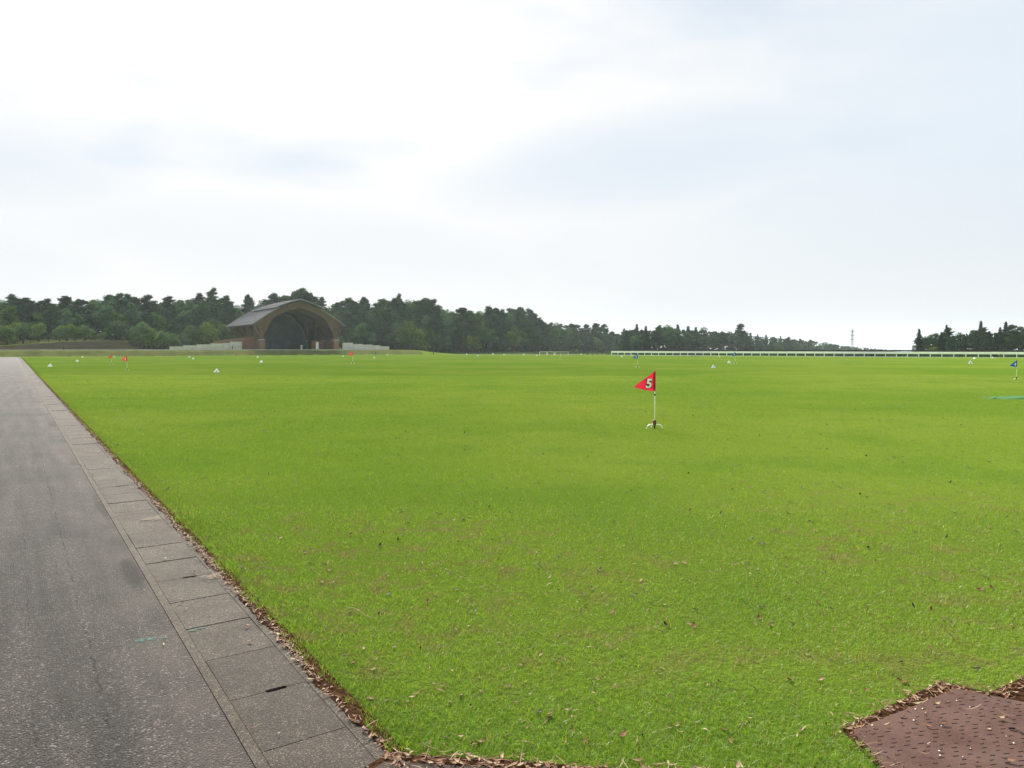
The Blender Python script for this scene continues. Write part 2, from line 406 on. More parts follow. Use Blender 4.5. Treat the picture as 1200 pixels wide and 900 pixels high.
def cloth(name, c, var=0.18):
    m, t, out = mat(name); k = t.mix(t.ramp(t.noise(t.obj(), 7.0, 4.0, 0.6), 0.3, 0.7), tuple(x * (1 - var) for x in c), tuple(min(1, x * (1 + var)) for x in c))
    d = t.n('ShaderNodeBsdfDiffuse', ins={'Color': k}); tr = t.n('ShaderNodeBsdfTranslucent', ins={'Color': k})
    a_ = t.n('ShaderNodeMixShader', ins={0: 0.42, 1: d.outputs[0], 2: tr.outputs[0]}); t.t.links.new(a_.outputs[0], out.inputs[0]); return m
M['red_flag'] = cloth('red_flag_cloth', (0.46, 0.020, 0.046))
M['orange_flag'] = principled('faded_red_cloth', (0.62, 0.10, 0.06), 0.7, 0.2)
M['blue_flag'] = principled('blue_cloth', (0.012, 0.07, 0.27), 0.6, 0.2, var=0.2, vscale=9)
M['yellow'] = principled('yellow_cloth', (0.65, 0.48, 0.04), 0.6, 0.2)
M['blue_flag'] = cloth('blue_flag_cloth', (0.010, 0.055, 0.22))
M['seam'] = principled('flag_sleeve', (0.32, 0.012, 0.03), 0.7, 0.2)
M['seam_blue'] = principled('blue_flag_sleeve', (0.008, 0.03, 0.13), 0.7, 0.2)
M['digit_edge'] = principled('digit_outline', (0.05, 0.02, 0.06), 0.6)
M['black'] = principled('black_rubber', (0.012, 0.012, 0.013), 0.6)
M['hub'] = principled('dark_red_plastic', (0.11, 0.016, 0.014), 0.45, 0.4)
M['steel'] = principled('galvanised_steel', (0.17, 0.18, 0.20), 0.6, 0.4, metal=0.3)
M['mat_green'] = principled('green_mat', (0.018, 0.11, 0.035), 0.9, var=0.25, vscale=3, bump=0.004, bscale=200)
M['mat_edge'] = principled('pale_green_mat_backing', (0.13, 0.32, 0.10), 0.8, var=0.15)
M['wall_panel'] = principled('pale_precast_concrete', (0.43, 0.42, 0.40), 0.85, 0.2, var=0.12, vscale=0.8, bump=0.003, bscale=30)
M['roof'] = principled('grey_metal_roof', (0.135, 0.140, 0.155), 0.42, 0.5, metal=0.25, var=0.15, vscale=0.6)
M['timber'] = wood_material('glulam_timber', (0.066, 0.036, 0.021), (0.102, 0.059, 0.035))
M['timber_dark'] = wood_material('dark_timber', (0.055, 0.034, 0.022), (0.085, 0.054, 0.036))
M['brick'] = brick_material()
M['shell'] = principled('blue_grey_shell', (0.075, 0.115, 0.165), 0.6, 0.3, var=0.15, vscale=0.5)
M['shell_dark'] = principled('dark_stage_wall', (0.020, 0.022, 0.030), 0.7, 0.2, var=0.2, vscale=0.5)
M['stage_floor'] = principled('stage_concrete', (0.24, 0.23, 0.21), 0.7, 0.3, var=0.1)
M['bark'] = soil_material('bark', (0.055, 0.040, 0.030), (0.12, 0.085, 0.065), 2.0)
M['pine'] = leaf_material('pine_needles', (0.016, 0.048, 0.018), (0.048, 0.104, 0.034))
M['broad'] = leaf_material('broad_leaves', (0.024, 0.070, 0.017), (0.068, 0.142, 0.034), 0.3)
M['cedar'] = leaf_material('cedar_needles', (0.015, 0.041, 0.020), (0.042, 0.082, 0.038))
M['shrub'] = leaf_material('shrub_leaves', (0.050, 0.105, 0.018), (0.110, 0.180, 0.042), 0.3)

# pad: red-brown rubber with worn colour
def pad_material():
    m, t, out = mat('brown_rubber'); p = t.pos()
    c = t.mix(t.ramp(t.noise(p, 4.0, 5.0, 0.65), 0.3, 0.7), (0.060, 0.030, 0.024), (0.095, 0.054, 0.044))
    c = t.mix(t.ramp(t.noise(p, 160.0, 2.0), 0.5, 0.8, 0.0, 0.6), c, (0.115, 0.070, 0.058))
    c = t.mix(t.ramp(t.noise(p, 1.7, 5.0, 0.7), 0.5, 0.72, 0.0, 0.5), c, (0.085, 0.060, 0.052))
    b = t.n('ShaderNodeBsdfPrincipled', ins={'Base Color': c, 'Roughness': 0.9, 'Specular IOR Level': 0.12, 'Normal': t.bump(t.noise(p, 160.0, 2.0), 0.003)})
    t.t.links.new(b.outputs[0], out.inputs[0]); return m
M['pad'] = pad_material()
M['pad_slot'] = principled('rubber_slot', (0.030, 0.014, 0.011), 0.8)

# ================================================================== THE SETTING
# ground: one sheet on a grid along and across the road, out to the horizon
def axis(fine, coarse):
    out = [0.0]; st = fine
    while out[-1] < coarse: out.append(out[-1] + st); st *= 1.06
    return out
s_near = list(np.arange(-8, 30, 0.5)) + list(np.arange(30, 160, 3.0)) + list(np.arange(160, 250, 0.8)) + list(np.arange(250, 420, 4.0))
st_ = 6.0; q_ = 420.0
while q_ < 2000: s_near.append(q_); q_ += st_; st_ *= 1.12
neg = []; q_ = -8.0; st_ = 2.0
while q_ > -700: neg.append(q_ - st_); q_ -= st_; st_ *= 1.25
S = np.array(sorted(neg) + s_near)
tp = []; q_ = T_LAWN; st_ = 0.4
while q_ < 1700: tp.append(q_); q_ += st_; st_ = min(st_ * 1.07, 40)
tn = []; q_ = -6.2; st_ = 1.0
while q_ > -800: tn.append(q_); q_ -= st_; st_ = min(st_ * 1.10, 40)
T = np.array(sorted(tn) + [-6.0, -5.99, T_LAWN - 0.005] + tp)
SS, TT = np.meshgrid(S, T, indexing='ij')
GX = SS * D[0] + TT * N[0]; GY = SS * D[1] + TT * N[1]
GZ = height(GX, GY) + 0.012
und = 0.05 * np.sin(GX * 0.11 + 1.3) * np.sin(GY * 0.083) * sstep(np.hypot(GX, GY), 12, 60)
GZ = GZ + und
GZ = np.where((TT > -6.0 + 1e-6) & (TT < T_LAWN - 1e-4) & (SS < 176.5) & (SS > -9.5), GZ - 0.45, GZ)
V = np.stack([GX, GY, GZ], -1).reshape(-1, 3)
ns, nt = SS.shape
ii, jj = np.meshgrid(np.arange(ns - 1), np.arange(nt - 1), indexing='ij')
a = (ii * nt + jj).ravel()
Fq = np.stack([a, a + nt, a + nt + 1, a + 1], -1)
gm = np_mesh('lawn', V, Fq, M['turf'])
gm.materials.append(M['soil']); gm.materials.append(M['rough_grass'])
cx = V[Fq].mean(1)
g_ = (cx[:, 0] - B0[0]) * BM[0] + (cx[:, 1] - B0[1]) * BM[1]; a_ = (cx[:, 0] - B0[0]) * BE[0] + (cx[:, 1] - B0[1]) * BE[1]
mi = np.zeros(len(Fq), np.int32)
g0_ = 13 + 36 * sstep(a_, 24, 44)
mi[(g_ > 0.2) & (g_ < 3.2) & (a_ < 100)] = 2
mi[(g_ > g0_ - 1.5) & (g_ < g0_ + 10.5) & (a_ > -80) & (a_ < 100)] = 1
mi[(g_ > g0_ + 13) & (a_ < 140)] = 2
fr_ = (cx[:, 0] - 26) * 0.661 + (cx[:, 1] - 192) * 0.75
mi[(fr_ > 1.0) & (a_ > 100)] = 2
gm.polygons.foreach_set('material_index', mi); gm.polygons.foreach_set('use_smooth', np.ones(len(Fq), bool)); gm.update()
lawn = link(bpy.data.objects.new('lawn', gm)); tag(lawn, 'wide mown green lawn reaching to the trees', kind='structure')

# road: asphalt sheet that follows the land
rs = list(np.arange(-10, 40, 2.0)) + list(np.arange(40, 172, 4.0)) + [174, 177]
rv = []; rf = []
for i, s in enumerate(rs):
    for t_ in (-6.05, -3, 0, T_ASPH):
        p = P2(s, t_); rv.append((p[0], p[1], hz(*p) + (0.004 if t_ > -6 else 0.016)))
    if i:
        b = (i - 1) * 4
        for k in range(3): rf.append((b + k, b + k + 1, b + 5 + k, b + 4 + k))
road = MB().quadmesh(rv, rf).build('road', M['asphalt'], smooth=True); tag(road, 'worn grey asphalt road along the lawn', kind='structure')
# pale turquoise chalk stroke across the joint
def stroke(s0, t0, s1, t1, w0, n, nm):
    mb = MB(); 
    for k in range(n):
        f = random.random(); s = s0 + (s1 - s0) * f + random.gauss(0, w0); t_ = t0 + (t1 - t0) * f
        L = random.uniform(0.01, 0.035); wd = random.uniform(0.0015, 0.004)
        p = P2(s, t_); q = P2(s + random.gauss(0, 0.004), t_ + L)
        nn = D * wd
        z = 0.006 + k * 0.00001
        mb.quadmesh([(p[0] - nn[0], p[1] - nn[1], z), (q[0] - nn[0], q[1] - nn[1], z), (q[0] + nn[0], q[1] + nn[1], z), (p[0] + nn[0], p[1] + nn[1], z)], [(0, 1, 2, 3)])
    return mb.build(nm, M['chalk'], road)
M['chalk'] = principled('turquoise_chalk', (0.05, 0.115, 0.10), 0.9)
ck = stroke(4.50, 0.51, 4.46, 0.66, 0.010, 34, 'chalk_mark'); tag(ck, 'faint turquoise chalk stroke on the asphalt')
ck = stroke(4.46, 0.74, 4.50, 0.86, 0.006, 12, 'chalk_mark')

# drain channel with concrete lids between the road and the lawn
chan = MB()
S0, S1 = -3.0, 176.0
def strip(mb, t0, t1, z0, z1, s0, s1):
    a, b, c, d = P2(s0, t0), P2(s1, t0), P2(s1, t1), P2(s0, t1)
    return mb.prism([tuple(d), tuple(c), tuple(b), tuple(a)], z0, z1)
strip(chan, T_ASPH + 0.002, T_LIDL - 0.001, -0.4, 0.008, S0, S1)
strip(chan, T_LIDR + 0.001, T_LAWN - 0.006, -0.4, 0.006, S0, S1)
channel = chan.build('drain_channel', M['curb']); tag(channel, 'concrete drain channel edging the lawn', kind='structure')
strip(MB(), T_LIDL - 0.006, T_LIDR + 0.006, -0.30, -0.030, S0, S1).build('channel_bed', M['ditch'], channel)
def lid_mesh(slot0, slot1, L=0.5185):
    wd = T_LIDR - T_LIDL - 0.003
    sc = 0.212 * 1.0; sl_ = 0.052; sw = 0.0135
    def end(y, slot, sgn):
        if not slot: return []
        pts = []
        for k in range(7):
            an = math.pi * k / 6
            # rounded notch
            x = -math.cos(an); yv = math.sin(an)
            pts.append((sc + x * sl_ * (1 if 0 < k < 6 else 1), y + sgn * sw * (yv ** 0.35 if yv > 0 else 0)))
        return pts
    e0 = end(0.0, slot0, 1); e1 = end(L, slot1, -1)
    pts = [(0, 0)] + e0 + [(wd, 0), (wd, L)] + e1[::-1] + [(0, L)]
    return MB().prism(pts, -0.06, 0.0).mesh('drain_lid', M['lid'])
LM = {(i, j): lid_mesh(i, j) for i in (0, 1) for j in (0, 1)}
PITCHL = 0.523; s_first = 2.955 - 6 * PITCHL
nl = 0; k = 0
slots = {7 + 4 * i for i in range(0, 40)}     # joint number that carries a lifting slot
for k in range(110):
    s = s_first + k * PITCHL
    me = LM[(1 if k in slots else 0, 1 if (k + 1) in slots else 0)]
    o = bpy.data.objects.new('drain_lid', me); link(o, channel)
    p = P2(s + 0.004, T_LIDL + 0.003)
    o.location = (p[0], p[1], random.uniform(-0.003, 0.003) + 0.004); o.rotation_euler = (random.gauss(0, 0.003), random.gauss(0, 0.003), ANG + random.gauss(0, 0.0025))
far_lid = MB()
s = s_first + 110 * PITCHL
while s < S1 - 0.6:
    strip(far_lid, T_LIDL + 0.003, T_LIDR - 0.003, -0.06, 0.004 + random.uniform(-0.003, 0.003), s, s + 0.517); s += PITCHL
fl = far_lid.build('far_drain_lids', M['lid'], channel); fl['kind'] = 'stuff'

# concrete apron at the near end of the lawn, where the photographer stands
apron = MB().prism([(-1.6, -6), (7, -6), (7, 2.2), (4.6, 2.2), (2.75, 2.28), (1.55, 2.34), (1.42, 2.60), (0.7, 2.66), (0.33, 2.70), (-0.10, 2.765), (-0.50, 2.80), (-0.60, 2.66), (-2.2, 0.4)], -0.2, 0.016).build('apron', M['apron'])
tag(apron, 'concrete apron at the near corner of the lawn', kind='structure')

# terrace and path sheets at the far end of the lawn
def ribbon(name, pts_a, pts_b, m, dz, label):
    v = []; f = []
    for i, (p, q) in enumerate(zip(pts_a, pts_b)):
        v += [(p[0], p[1], hz(*p) + dz), (q[0], q[1], hz(*q) + dz)]
        if i: f.append((2 * i - 2, 2 * i - 1, 2 * i + 1, 2 * i))
    o = MB().quadmesh(v, f).build(name, m); tag(o, label, kind='structure'); return o
aa = np.arange(-60, 92, 3.0)
ribbon('terrace_path', [B0 + BE * a + BM * 3.5 for a in aa], [B0 + BE * a + BM * 9.0 for a in aa], M['gravel'], 0.03, 'pale gravel path on top of the grass bank')
aa = np.arange(-62, 92, 2.0); kv = []; kf = []
for i, a in enumerate(aa):
    for g, dz in ((3.25, -0.1), (3.25, 0.16), (3.5, 0.16), (3.5, -0.1)):
        p = B0 + BE * a + BM * g; kv.append((p[0], p[1], hz(*p) + dz))
    if i:
        b = (i - 1) * 4
        for k in range(3): kf.append((b + k, b + 4 + k, b + 5 + k, b + 1 + k))
kb = MB().quadmesh(kv, kf).build('terrace_kerb', M['wall_panel']); tag(kb, 'pale kerb along the top of the grass bank', kind='structure')
uu = np.linspace(478, 712, 40)
ribbon('far_path', [np.array([X_at(u, 226 + (u - 478) * 0.02), 226 + (u - 478) * 0.02]) for u in uu], [np.array([X_at(u, 233 + (u - 478) * 0.02), 233 + (u - 478) * 0.02]) for u in uu], M['gravel'], 0.05, 'pale path crossing beyond the far lawn edge')
aa = np.arange(-60, 24, 3.0)
ribbon('hill_path', [B0 + BE * a + BM * 24.5 for a in aa], [B0 + BE * a + BM * 27.0 for a in aa], M['gravel'], 0.04, 'pale path along the top of the brown slope')

# ================================================================== NEAR GROUND: grass, litter, pads
BARE = np.array([(-0.50, 2.86), (-0.10, 2.825), (0.33, 2.766), (1.0, 2.72), (1.42, 2.70), (1.40, 3.05), (2.09, 3.50), (2.25, 3.383), (2.52, 3.543), (3.3, 4.0), (8, 4.0), (8, -5), (-3, -5)])
def inside(poly, x, y):
    c = np.zeros(x.shape, bool); n = len(poly)
    for i in range(n):
        x1, y1 = poly[i]; x2, y2 = poly[(i + 1) % n]
        if y1 == y2: continue
        hit = ((y1 > y) != (y2 > y)) & (x < (x2 - x1) * (y - y1) / (y2 - y1) + x1)
        c ^= hit
    return c
def vnoise(x, y, sc, seed=0.0):
    x = x * sc + seed; y = y * sc + seed * 1.7
    return (np.sin(x * 1.7 + np.sin(y * 2.3)) + np.sin(y * 1.9 + np.sin(x * 1.3 + 1.0)) + np.sin((x + y) * 2.7 + 2.0)) / 6 + 0.5
def grass():
    Yb = np.concatenate([np.arange(2.45, 8, 0.25), np.arange(8, 20, 0.5), np.arange(20, 46, 1.0)])
    xs = []; ys = []
    for y0, y1 in zip(Yb[:-1], Yb[1:]):
        ym = (y0 + y1) / 2; xl, xr = -0.80 * ym - 0.6, 0.80 * ym + 0.6
        dens = 15000 * (2.9 / ym) ** 1.62
        n = int((xr - xl) * (y1 - y0) * dens)
        xs.append(rng.uniform(xl, xr, n)); ys.append(rng.uniform(y0, y1, n))
    x = np.concatenate(xs); y = np.concatenate(ys)
    t = x * N[0] + y * N[1]
    jit = (vnoise(x, y, 9.0) - 0.5) * 0.07 + (vnoise(x, y, 31.0, 3.0) - 0.5) * 0.04
    ok = (t > T_LAWN + 0.012 + jit) & ~inside(BARE, x + jit, y - 0.01 + jit)
    x, y, t = x[ok], y[ok], t[ok]
    keep = rng.random(len(x)) < (0.55 + 0.75 * vnoise(x, y, 2.1, 1.0))
    x, y, t = x[keep], y[keep], t[keep]
    n = len(x)
    edge = np.maximum(sstep(t, T_LAWN + 0.35, T_LAWN), sstep(y, 3.45, 2.8))
    tuft = vnoise(x, y, 1.3, 5.0)
    L = rng.uniform(0.016, 0.034, n) * (0.75 + 0.5 * tuft) * (1 + 0.55 * edge) * (1 + np.clip(y - 8, 0, 30) * 0.015)
    Wd = rng.uniform(0.0009, 0.0017, n) * (1 + np.clip(y - 3, 0, 40) * 0.10)
    az = rng.uniform(0, 2 * np.pi, n); lean = rng.uniform(0.15, 1.1, n)
    fa = rng.uniform(0, 2 * np.pi, n)
    z0 = height(x, y) + 0.010 + 0.05 * np.sin(x * 0.11 + 1.3) * np.sin(y * 0.083) * sstep(np.hypot(x, y), 12, 60)
    hx, hy, hz_ = np.cos(az) * np.sin(lean), np.sin(az) * np.sin(lean), np.cos(lean)
    wx, wy = np.cos(fa) * Wd, np.sin(fa) * Wd
    lean2 = np.clip(lean + rng.uniform(0.1, 0.7, n), 0, 1.5)
    gx, gy, gz = np.cos(az) * np.sin(lean2), np.sin(az) * np.sin(lean2), np.cos(lean2)
    b0 = np.stack([x - wx, y - wy, z0], -1); b1 = np.stack([x + wx, y + wy, z0], -1)
    mx, my, mz = x + hx * L * 0.55, y + hy * L * 0.55, z0 + hz_ * L * 0.55
    m0 = np.stack([mx - wx * 0.75, my - wy * 0.75, mz], -1); m1 = np.stack([mx + wx * 0.75, my + wy * 0.75, mz], -1)
    tip = np.stack([mx + gx * L * 0.55, my + gy * L * 0.55, mz + gz * L * 0.55], -1)
    sh = rng.random(n)
    near = y < 7.5
    Vn = np.stack([b0, b1, m0, m1, tip], 1)[near]; nn = len(Vn)
    base = np.arange(nn)[:, None] * 5
    Fn = np.concatenate([base + np.array([0, 1, 3]), base + np.array([0, 3, 2]), base + np.array([2, 3, 4])])
    Vf = np.stack([b0, b1, tip], 1)[~near]; nf = len(Vf)
    Ff = nn * 5 + np.arange(nf)[:, None] * 3 + np.array([0, 1, 2])
    VV = np.concatenate([Vn.reshape(-1, 3), Vf.reshape(-1, 3)]); FF = np.concatenate([Fn, Ff])
    shade = np.concatenate([np.repeat(sh[near], 5), np.repeat(sh[~near], 3)])
    me = np_mesh('grass', VV, FF, M['blade'], {'shade': shade})
    o = link(bpy.data.objects.new('grass', me)); tag(o, 'short mown grass blades covering the near lawn', 'grass', kind='stuff')
grass()

# needle duff under the litter
duff = MB().prism([tuple(p) for p in BARE[:10]] + [(3.3, 2.4), (1.5, 2.3), (-0.7, 2.6)], -0.1, 0.0145).build('needle_bed', M['duff']); tag(duff, 'reddish bed of dead pine needles at the lawn edge', kind='structure')
dv = []; df = []; sset = list(np.arange(1.5, 60, 0.02))
for i, s in enumerate(sset):
    ja = 0.010 * math.sin(s * 5.1) + 0.008 * math.sin(s * 13.7 + 1) + 0.006 * math.sin(s * 31) + random.uniform(-0.007, 0.007)
    p = P2(s, T_LIDR + 0.040 + ja); q = P2(s, T_LAWN + 0.05)
    dv += [(p[0], p[1], 0.0095), (q[0], q[1], 0.016)]
    if i: df.append((2 * i - 2, 2 * i, 2 * i + 1, 2 * i - 1))
dd = MB().quadmesh(dv, df).build('needle_bed', M['duff']); tag(dd, 'strip of dead needles between the drain lids and the lawn', kind='structure')

def leaf_geo(L, W, curl, twist, n=5):
    """a bent leaf blade along x"""
    vs = []; fs = []
    for i in range(n):
        f = i / (n - 1); w_ = W * math.sin(math.pi * min(0.97, max(0.04, f ** 0.85))) + 0.0008
        z = curl * L * (f - 0.5) ** 2 * 4; tw = twist * (f - 0.5)
        for sgn in (-1, 0, 1):
            vs.append(((f - 0.5) * L, sgn * w_ * math.cos(tw), z + abs(sgn) * W * 0.35 + sgn * w_ * math.sin(tw)))
    for i in range(n - 1):
        for k in range(2): fs.append((i * 3 + k, i * 3 + k + 1, i * 3 + 4 + k, i * 3 + 3 + k))
    return np.array(vs), fs
def litter():
    Vs = []; Fs = []; sh = []; nv = 0
    def put(x, y, z, L, W, curl, tw, rz, tilt, shade):
        nonlocal nv
        v, f = leaf_geo(L, W, curl, tw, 4)
        Mx = Matrix.Rotation(rz, 3, 'Z') @ Matrix.Rotation(tilt, 3, 'Y')
        v = v @ np.array(Mx).T
        v[:, 2] -= v[:, 2].min()
        v += (x, y, z)
        Vs.append(v); Fs.extend([[nv + i for i in q] for q in f]); sh.extend([shade] * len(v)); nv += len(v)
    def piece(x, y, z, spread):
        r = random.random()
        if r < 0.42:      # pine needle
            put(x, y, z + random.random() * 0.012, random.uniform(0.03, 0.085), random.uniform(0.0006, 0.0012), random.uniform(-.1, .15), 0, random.uniform(0, 6.3), random.gauss(0, .15), random.choice((0.3, 0.35, 0.4, 0.45, 0.55, 0.7, 0.9)))
        elif r < 0.85:
            put(x, y, z + random.random() * 0.008, random.uniform(0.012, 0.032), random.uniform(0.002, 0.006), random.uniform(-.1, .2), random.uniform(-1.5, 1.5), random.uniform(0, 6.3), random.gauss(0, .15), random.random())
        else:
            put(x, y, z + 0.004, random.uniform(0.03, 0.06), random.uniform(0.004, 0.008), random.uniform(0, .2), random.uniform(-2, 2), random.uniform(0, 6.3), random.gauss(0, .12), random.uniform(0.5, 1.0))
    # along the drain
    s = 1.8
    while s < 45:
        dens = 210 if s < 8 else 210 * (8 / s) ** 1.3
        t_ = T_LIDR + 0.052 + random.gauss(0, 0.015) + 0.008 * math.sin(s * 3.3)
        if random.random() < 0.05: t_ = random.uniform(T_ASPH - 0.1, T_LIDR)
        if random.random() < 0.70 + 0.30 * math.sin(s * 4.1 + 2 * math.sin(s * 1.3)):
            p = P2(s, min(t_, T_LAWN + 0.06)); piece(p[0], p[1], 0.012, 1)
        s += random.expovariate(dens)
    # clumps of straw lying over some lid joints
    for s0, t0 in ((5.45, 1.12), (7.62, 1.06), (13.2, 1.05), (15.0, 1.08)):
        for k in range(20):
            p = P2(s0 + random.gauss(0, 0.04), t0 + random.gauss(0, 0.045))
            put(p[0], p[1], 0.006 + random.random() * 0.02, random.uniform(0.05, 0.15), 0.0011, random.uniform(-.1, .2), 0, ANG + random.gauss(0, 0.5), random.gauss(0, .1), random.uniform(0.6, 0.98))
    # along the bare edges at the front
    for i in range(9):
        (x1, y1), (x2, y2) = BARE[i], BARE[i + 1]; L = math.hypot(x2 - x1, y2 - y1)
        nx, ny = (y2 - y1) / L, -(x2 - x1) / L
        for k in range(int(L * 220)):
            f = random.random(); d = random.gauss(0.040, 0.032)
            piece(x1 + (x2 - x1) * f + nx * d, y1 + (y2 - y1) * f + ny * d, 0.018, 1)
    # bits across pads and apron, crumbs of straw in the turf
    for k in range(110):
        x, y = random.uniform(1.45, 3.2), random.uniform(2.35, 3.3)
        if inside(BARE, np.array([x]), np.array([y]))[0]: piece(x, y, 0.034, 1)
    for k in range(1500):
        y = 2.9 + 9 * random.random() ** 1.7; x = random.uniform(-0.72 * y, 0.72 * y)
        if x * N[0] + y * N[1] < T_LAWN + 0.1 or inside(BARE, np.array([x]), np.array([y]))[0]: continue
        put(x, y, 0.014 + random.random() * 0.02, random.uniform(0.012, 0.05), random.uniform(0.0008, 0.004), random.uniform(-.2, .4), random.uniform(-1, 1), random.uniform(0, 6.3), random.gauss(0, .4), random.random())
    for k in range(650):
        y = 4.2 + 17 * random.random() ** 1.3; x = random.uniform(-0.72 * y, 0.74 * y)
        if x * N[0] + y * N[1] < T_LAWN + 0.1: continue
        L_ = random.uniform(0.02, 0.05) * (1 + y * 0.03)
        put(x, y, 0.022, L_, L_ * random.uniform(0.12, 0.24), random.uniform(-.1, .3), random.uniform(-1, 1), random.uniform(0, 6.3), random.gauss(0, .3), random.choice((0.0, 0.03, 0.06, 0.12, 0.2, 0.4, 0.8)))
    V_ = np.concatenate(Vs); F_ = np.array(Fs)
    o = link(bpy.data.objects.new('leaf_litter', np_mesh('leaf_litter', V_, F_, M['litter'], {'shade': np.array(sh)})))
    tag(o, 'dead leaves and pine needles gathered along the lawn edges', 'leaf litter', kind='stuff')
litter()

# single fallen leaves on the lawn, big enough to tell apart
def leaf_mesh(kind):
    L, W, curl, tw, shade = {'tan': (0.052, 0.008, 0.12, 1.2, 0.82), 'brown': (0.048, 0.010, 0.14, -1.0, 0.50), 'dark': (0.044, 0.008, 0.10, 0.9, 0.06), 'rust': (0.046, 0.010, 0.15, 0.8, 0.38)}[kind]
    v, f = leaf_geo(L, W, curl, tw, 7); v[:, 2] -= v[:, 2].min()
    b = len(v)
    # short stalk
    st = np.array([(L * 0.49, -0.0008, v[-2][2]), (L * 0.49, 0.0008, v[-2][2]), (L * 0.68, 0.0006, v[-2][2] + 0.006), (L * 0.68, -0.0006, v[-2][2] + 0.006)])
    F_ = np.array([list(q) for q in f] + [[b, b + 1, b + 2, b + 3]])
    return np_mesh('fallen_leaf', np.concatenate([v, st]), F_, M['litter'], {'shade': np.full(b + 4, shade)})
LMESH = {k: leaf_mesh(k) for k in ('tan', 'brown', 'dark', 'rust')}
leaf_at = [('tan', 540, 815), ('tan', 527, 822), ('tan', 483, 816), ('brown', 520, 803), ('tan', 435, 818), ('dark', 466, 821), ('tan', 663, 831), ('dark', 632, 834), ('brown', 645, 840), ('tan', 634, 766), ('rust', 610, 779), ('dark', 686, 709),
           ('tan', 540, 862), ('rust', 563, 869), ('dark', 523, 863), ('tan', 926, 796), ('tan', 885, 806), ('rust', 958, 706), ('brown', 886, 685), ('dark', 893, 711), ('tan', 887, 666), ('rust', 921, 653), ('dark', 892, 637), ('rust', 1072, 623),
           ('tan', 1185, 732), ('brown', 813, 733), ('tan', 778, 708), ('dark', 1056, 775), ('tan', 1117, 746), ('brown', 1058, 798), ('rust', 1016, 808), ('dark', 1144, 783), ('tan', 962, 796), ('brown', 410, 717), ('tan', 426, 759), ('tan', 462, 758),
           ('tan', 437, 784), ('rust', 413, 776), ('dark', 380, 661), ('rust', 366, 659), ('dark', 467, 651), ('brown', 588, 584), ('dark', 577, 560), ('dark', 636, 532), ('dark', 1159, 541), ('dark', 1015, 534), ('brown', 1150, 690), ('tan', 1097, 768), ('dark', 925, 588), ('rust', 790, 660), ('dark', 686, 580), ('brown', 330, 630), ('dark', 240, 560), ('dark', 300, 590), ('dark', 862, 545), ('rust', 850, 855), ('tan', 790, 850), ('brown', 730, 860), ('tan', 700, 795), ('dark', 1190, 622)]
lab = {'tan': 'pale tan curled dry leaf lying in the short grass', 'brown': 'mid brown dry leaf lying in the short grass', 'dark': 'blackish shrivelled leaf lying in the short grass', 'rust': 'rust coloured dry leaf lying in the short grass'}
LEAF = {}
for kd, u, v in leaf_at:
    x, y = on_ground(u, v, 0.025)
    o = link(bpy.data.objects.new('fallen_leaf', LMESH[kd])); sc = random.uniform(0.7, 1.2) * (1.0 if v > 640 else 1.25)
    o.location = (x, y, 0.022); o.rotation_euler = (random.gauss(0, .2), random.gauss(0, .2), random.uniform(0, 6.3)); o.scale = (sc, sc, sc)
    near = 'near the bottom lawn edge' if v > 790 else ('on the worn turf' if v > 690 else 'further out on the lawn')
    tag(o, 'leaf', 'leaf', 'fallen leaves on the lawn'); LEAF.setdefault(lab[kd].replace('in the short grass', near), []).append((u, o))
# dry twig on the turf
tw = MB(); p0 = on_ground(408, 713, 0.03); p1 = on_ground(440, 724, 0.03)
pts = [(p0[0] + (p1[0] - p0[0]) * f, p0[1] + (p1[1] - p0[1]) * f + 0.012 * math.sin(f * 5), 0.032 + 0.008 * math.sin(f * 7)) for f in np.linspace(0, 1, 7)]
tw.tube(pts, [0.003, 0.003, 0.0028, 0.0025, 0.002, 0.0018, 0.001], 5)
m_ = pts[2]; tw.tube([m_, (m_[0] + 0.02, m_[1] - 0.05, m_[2] + 0.01)], [0.002, 0.001], 4)
M['twig'] = principled('dry_twig', (0.30, 0.22, 0.11), 0.8)
tag(tw.build('twig', M['twig']), 'thin straw coloured twig on the lawn beside the drain', 'twig')

# hexagonal brown rubber pad set into the turf, a concrete slab behind it
HCX, HCY, HR = 2.10, 2.63, 0.77
hexp = [(HCX + HR * math.cos(R(90 - 60 * k)), HCY + HR * math.sin(R(90 - 60 * k))) for k in range(6)]
pad = empty('rubber_pad', (HCX, HCY, 0)); tag(pad, 'red-brown hexagonal rubber pad with short slots set into the turf', 'pad')
loc = [(x - HCX, y - HCY) for x, y in hexp][::-1]
MB().prism(loc, -0.03, 0.028).build('pad_slab', M['pad'], pad, bevel=0.006)
sm = MB()
row = 0; yy = -0.66
while yy < 0.7:
    xx = -0.72 + (0.0, 0.034, 0.017, 0.050)[row % 4] + random.uniform(-0.004, 0.004)
    while xx < 0.7:
        rx = xx * math.cos(R(12)) - yy * math.sin(R(12)); ry = xx * math.sin(R(12)) + yy * math.cos(R(12))
        if max(abs(rx) * 1.1547, abs(rx) * 0.57735 + abs(ry)) < HR - 0.05 and random.random() < 0.88:
            sm.box((rx, ry, 0.0285), (0.026 * random.uniform(0.5, 1.15), 0.0021, 0.0025), R(12))
        xx += 0.066
    yy += 0.027; row += 1
so_ = sm.build('tread_slots', M['pad_slot'], pad); so_['kind'] = 'stuff'
slab = MB().prism([(2.36, 3.30), (2.80, 3.04), (3.6, 3.55), (3.2, 3.98)], -0.03, 0.026).build('concrete_slab', M['apron']); tag(slab, 'grey concrete slab corner just behind the brown rubber pad', 'slab')
peb = MB()
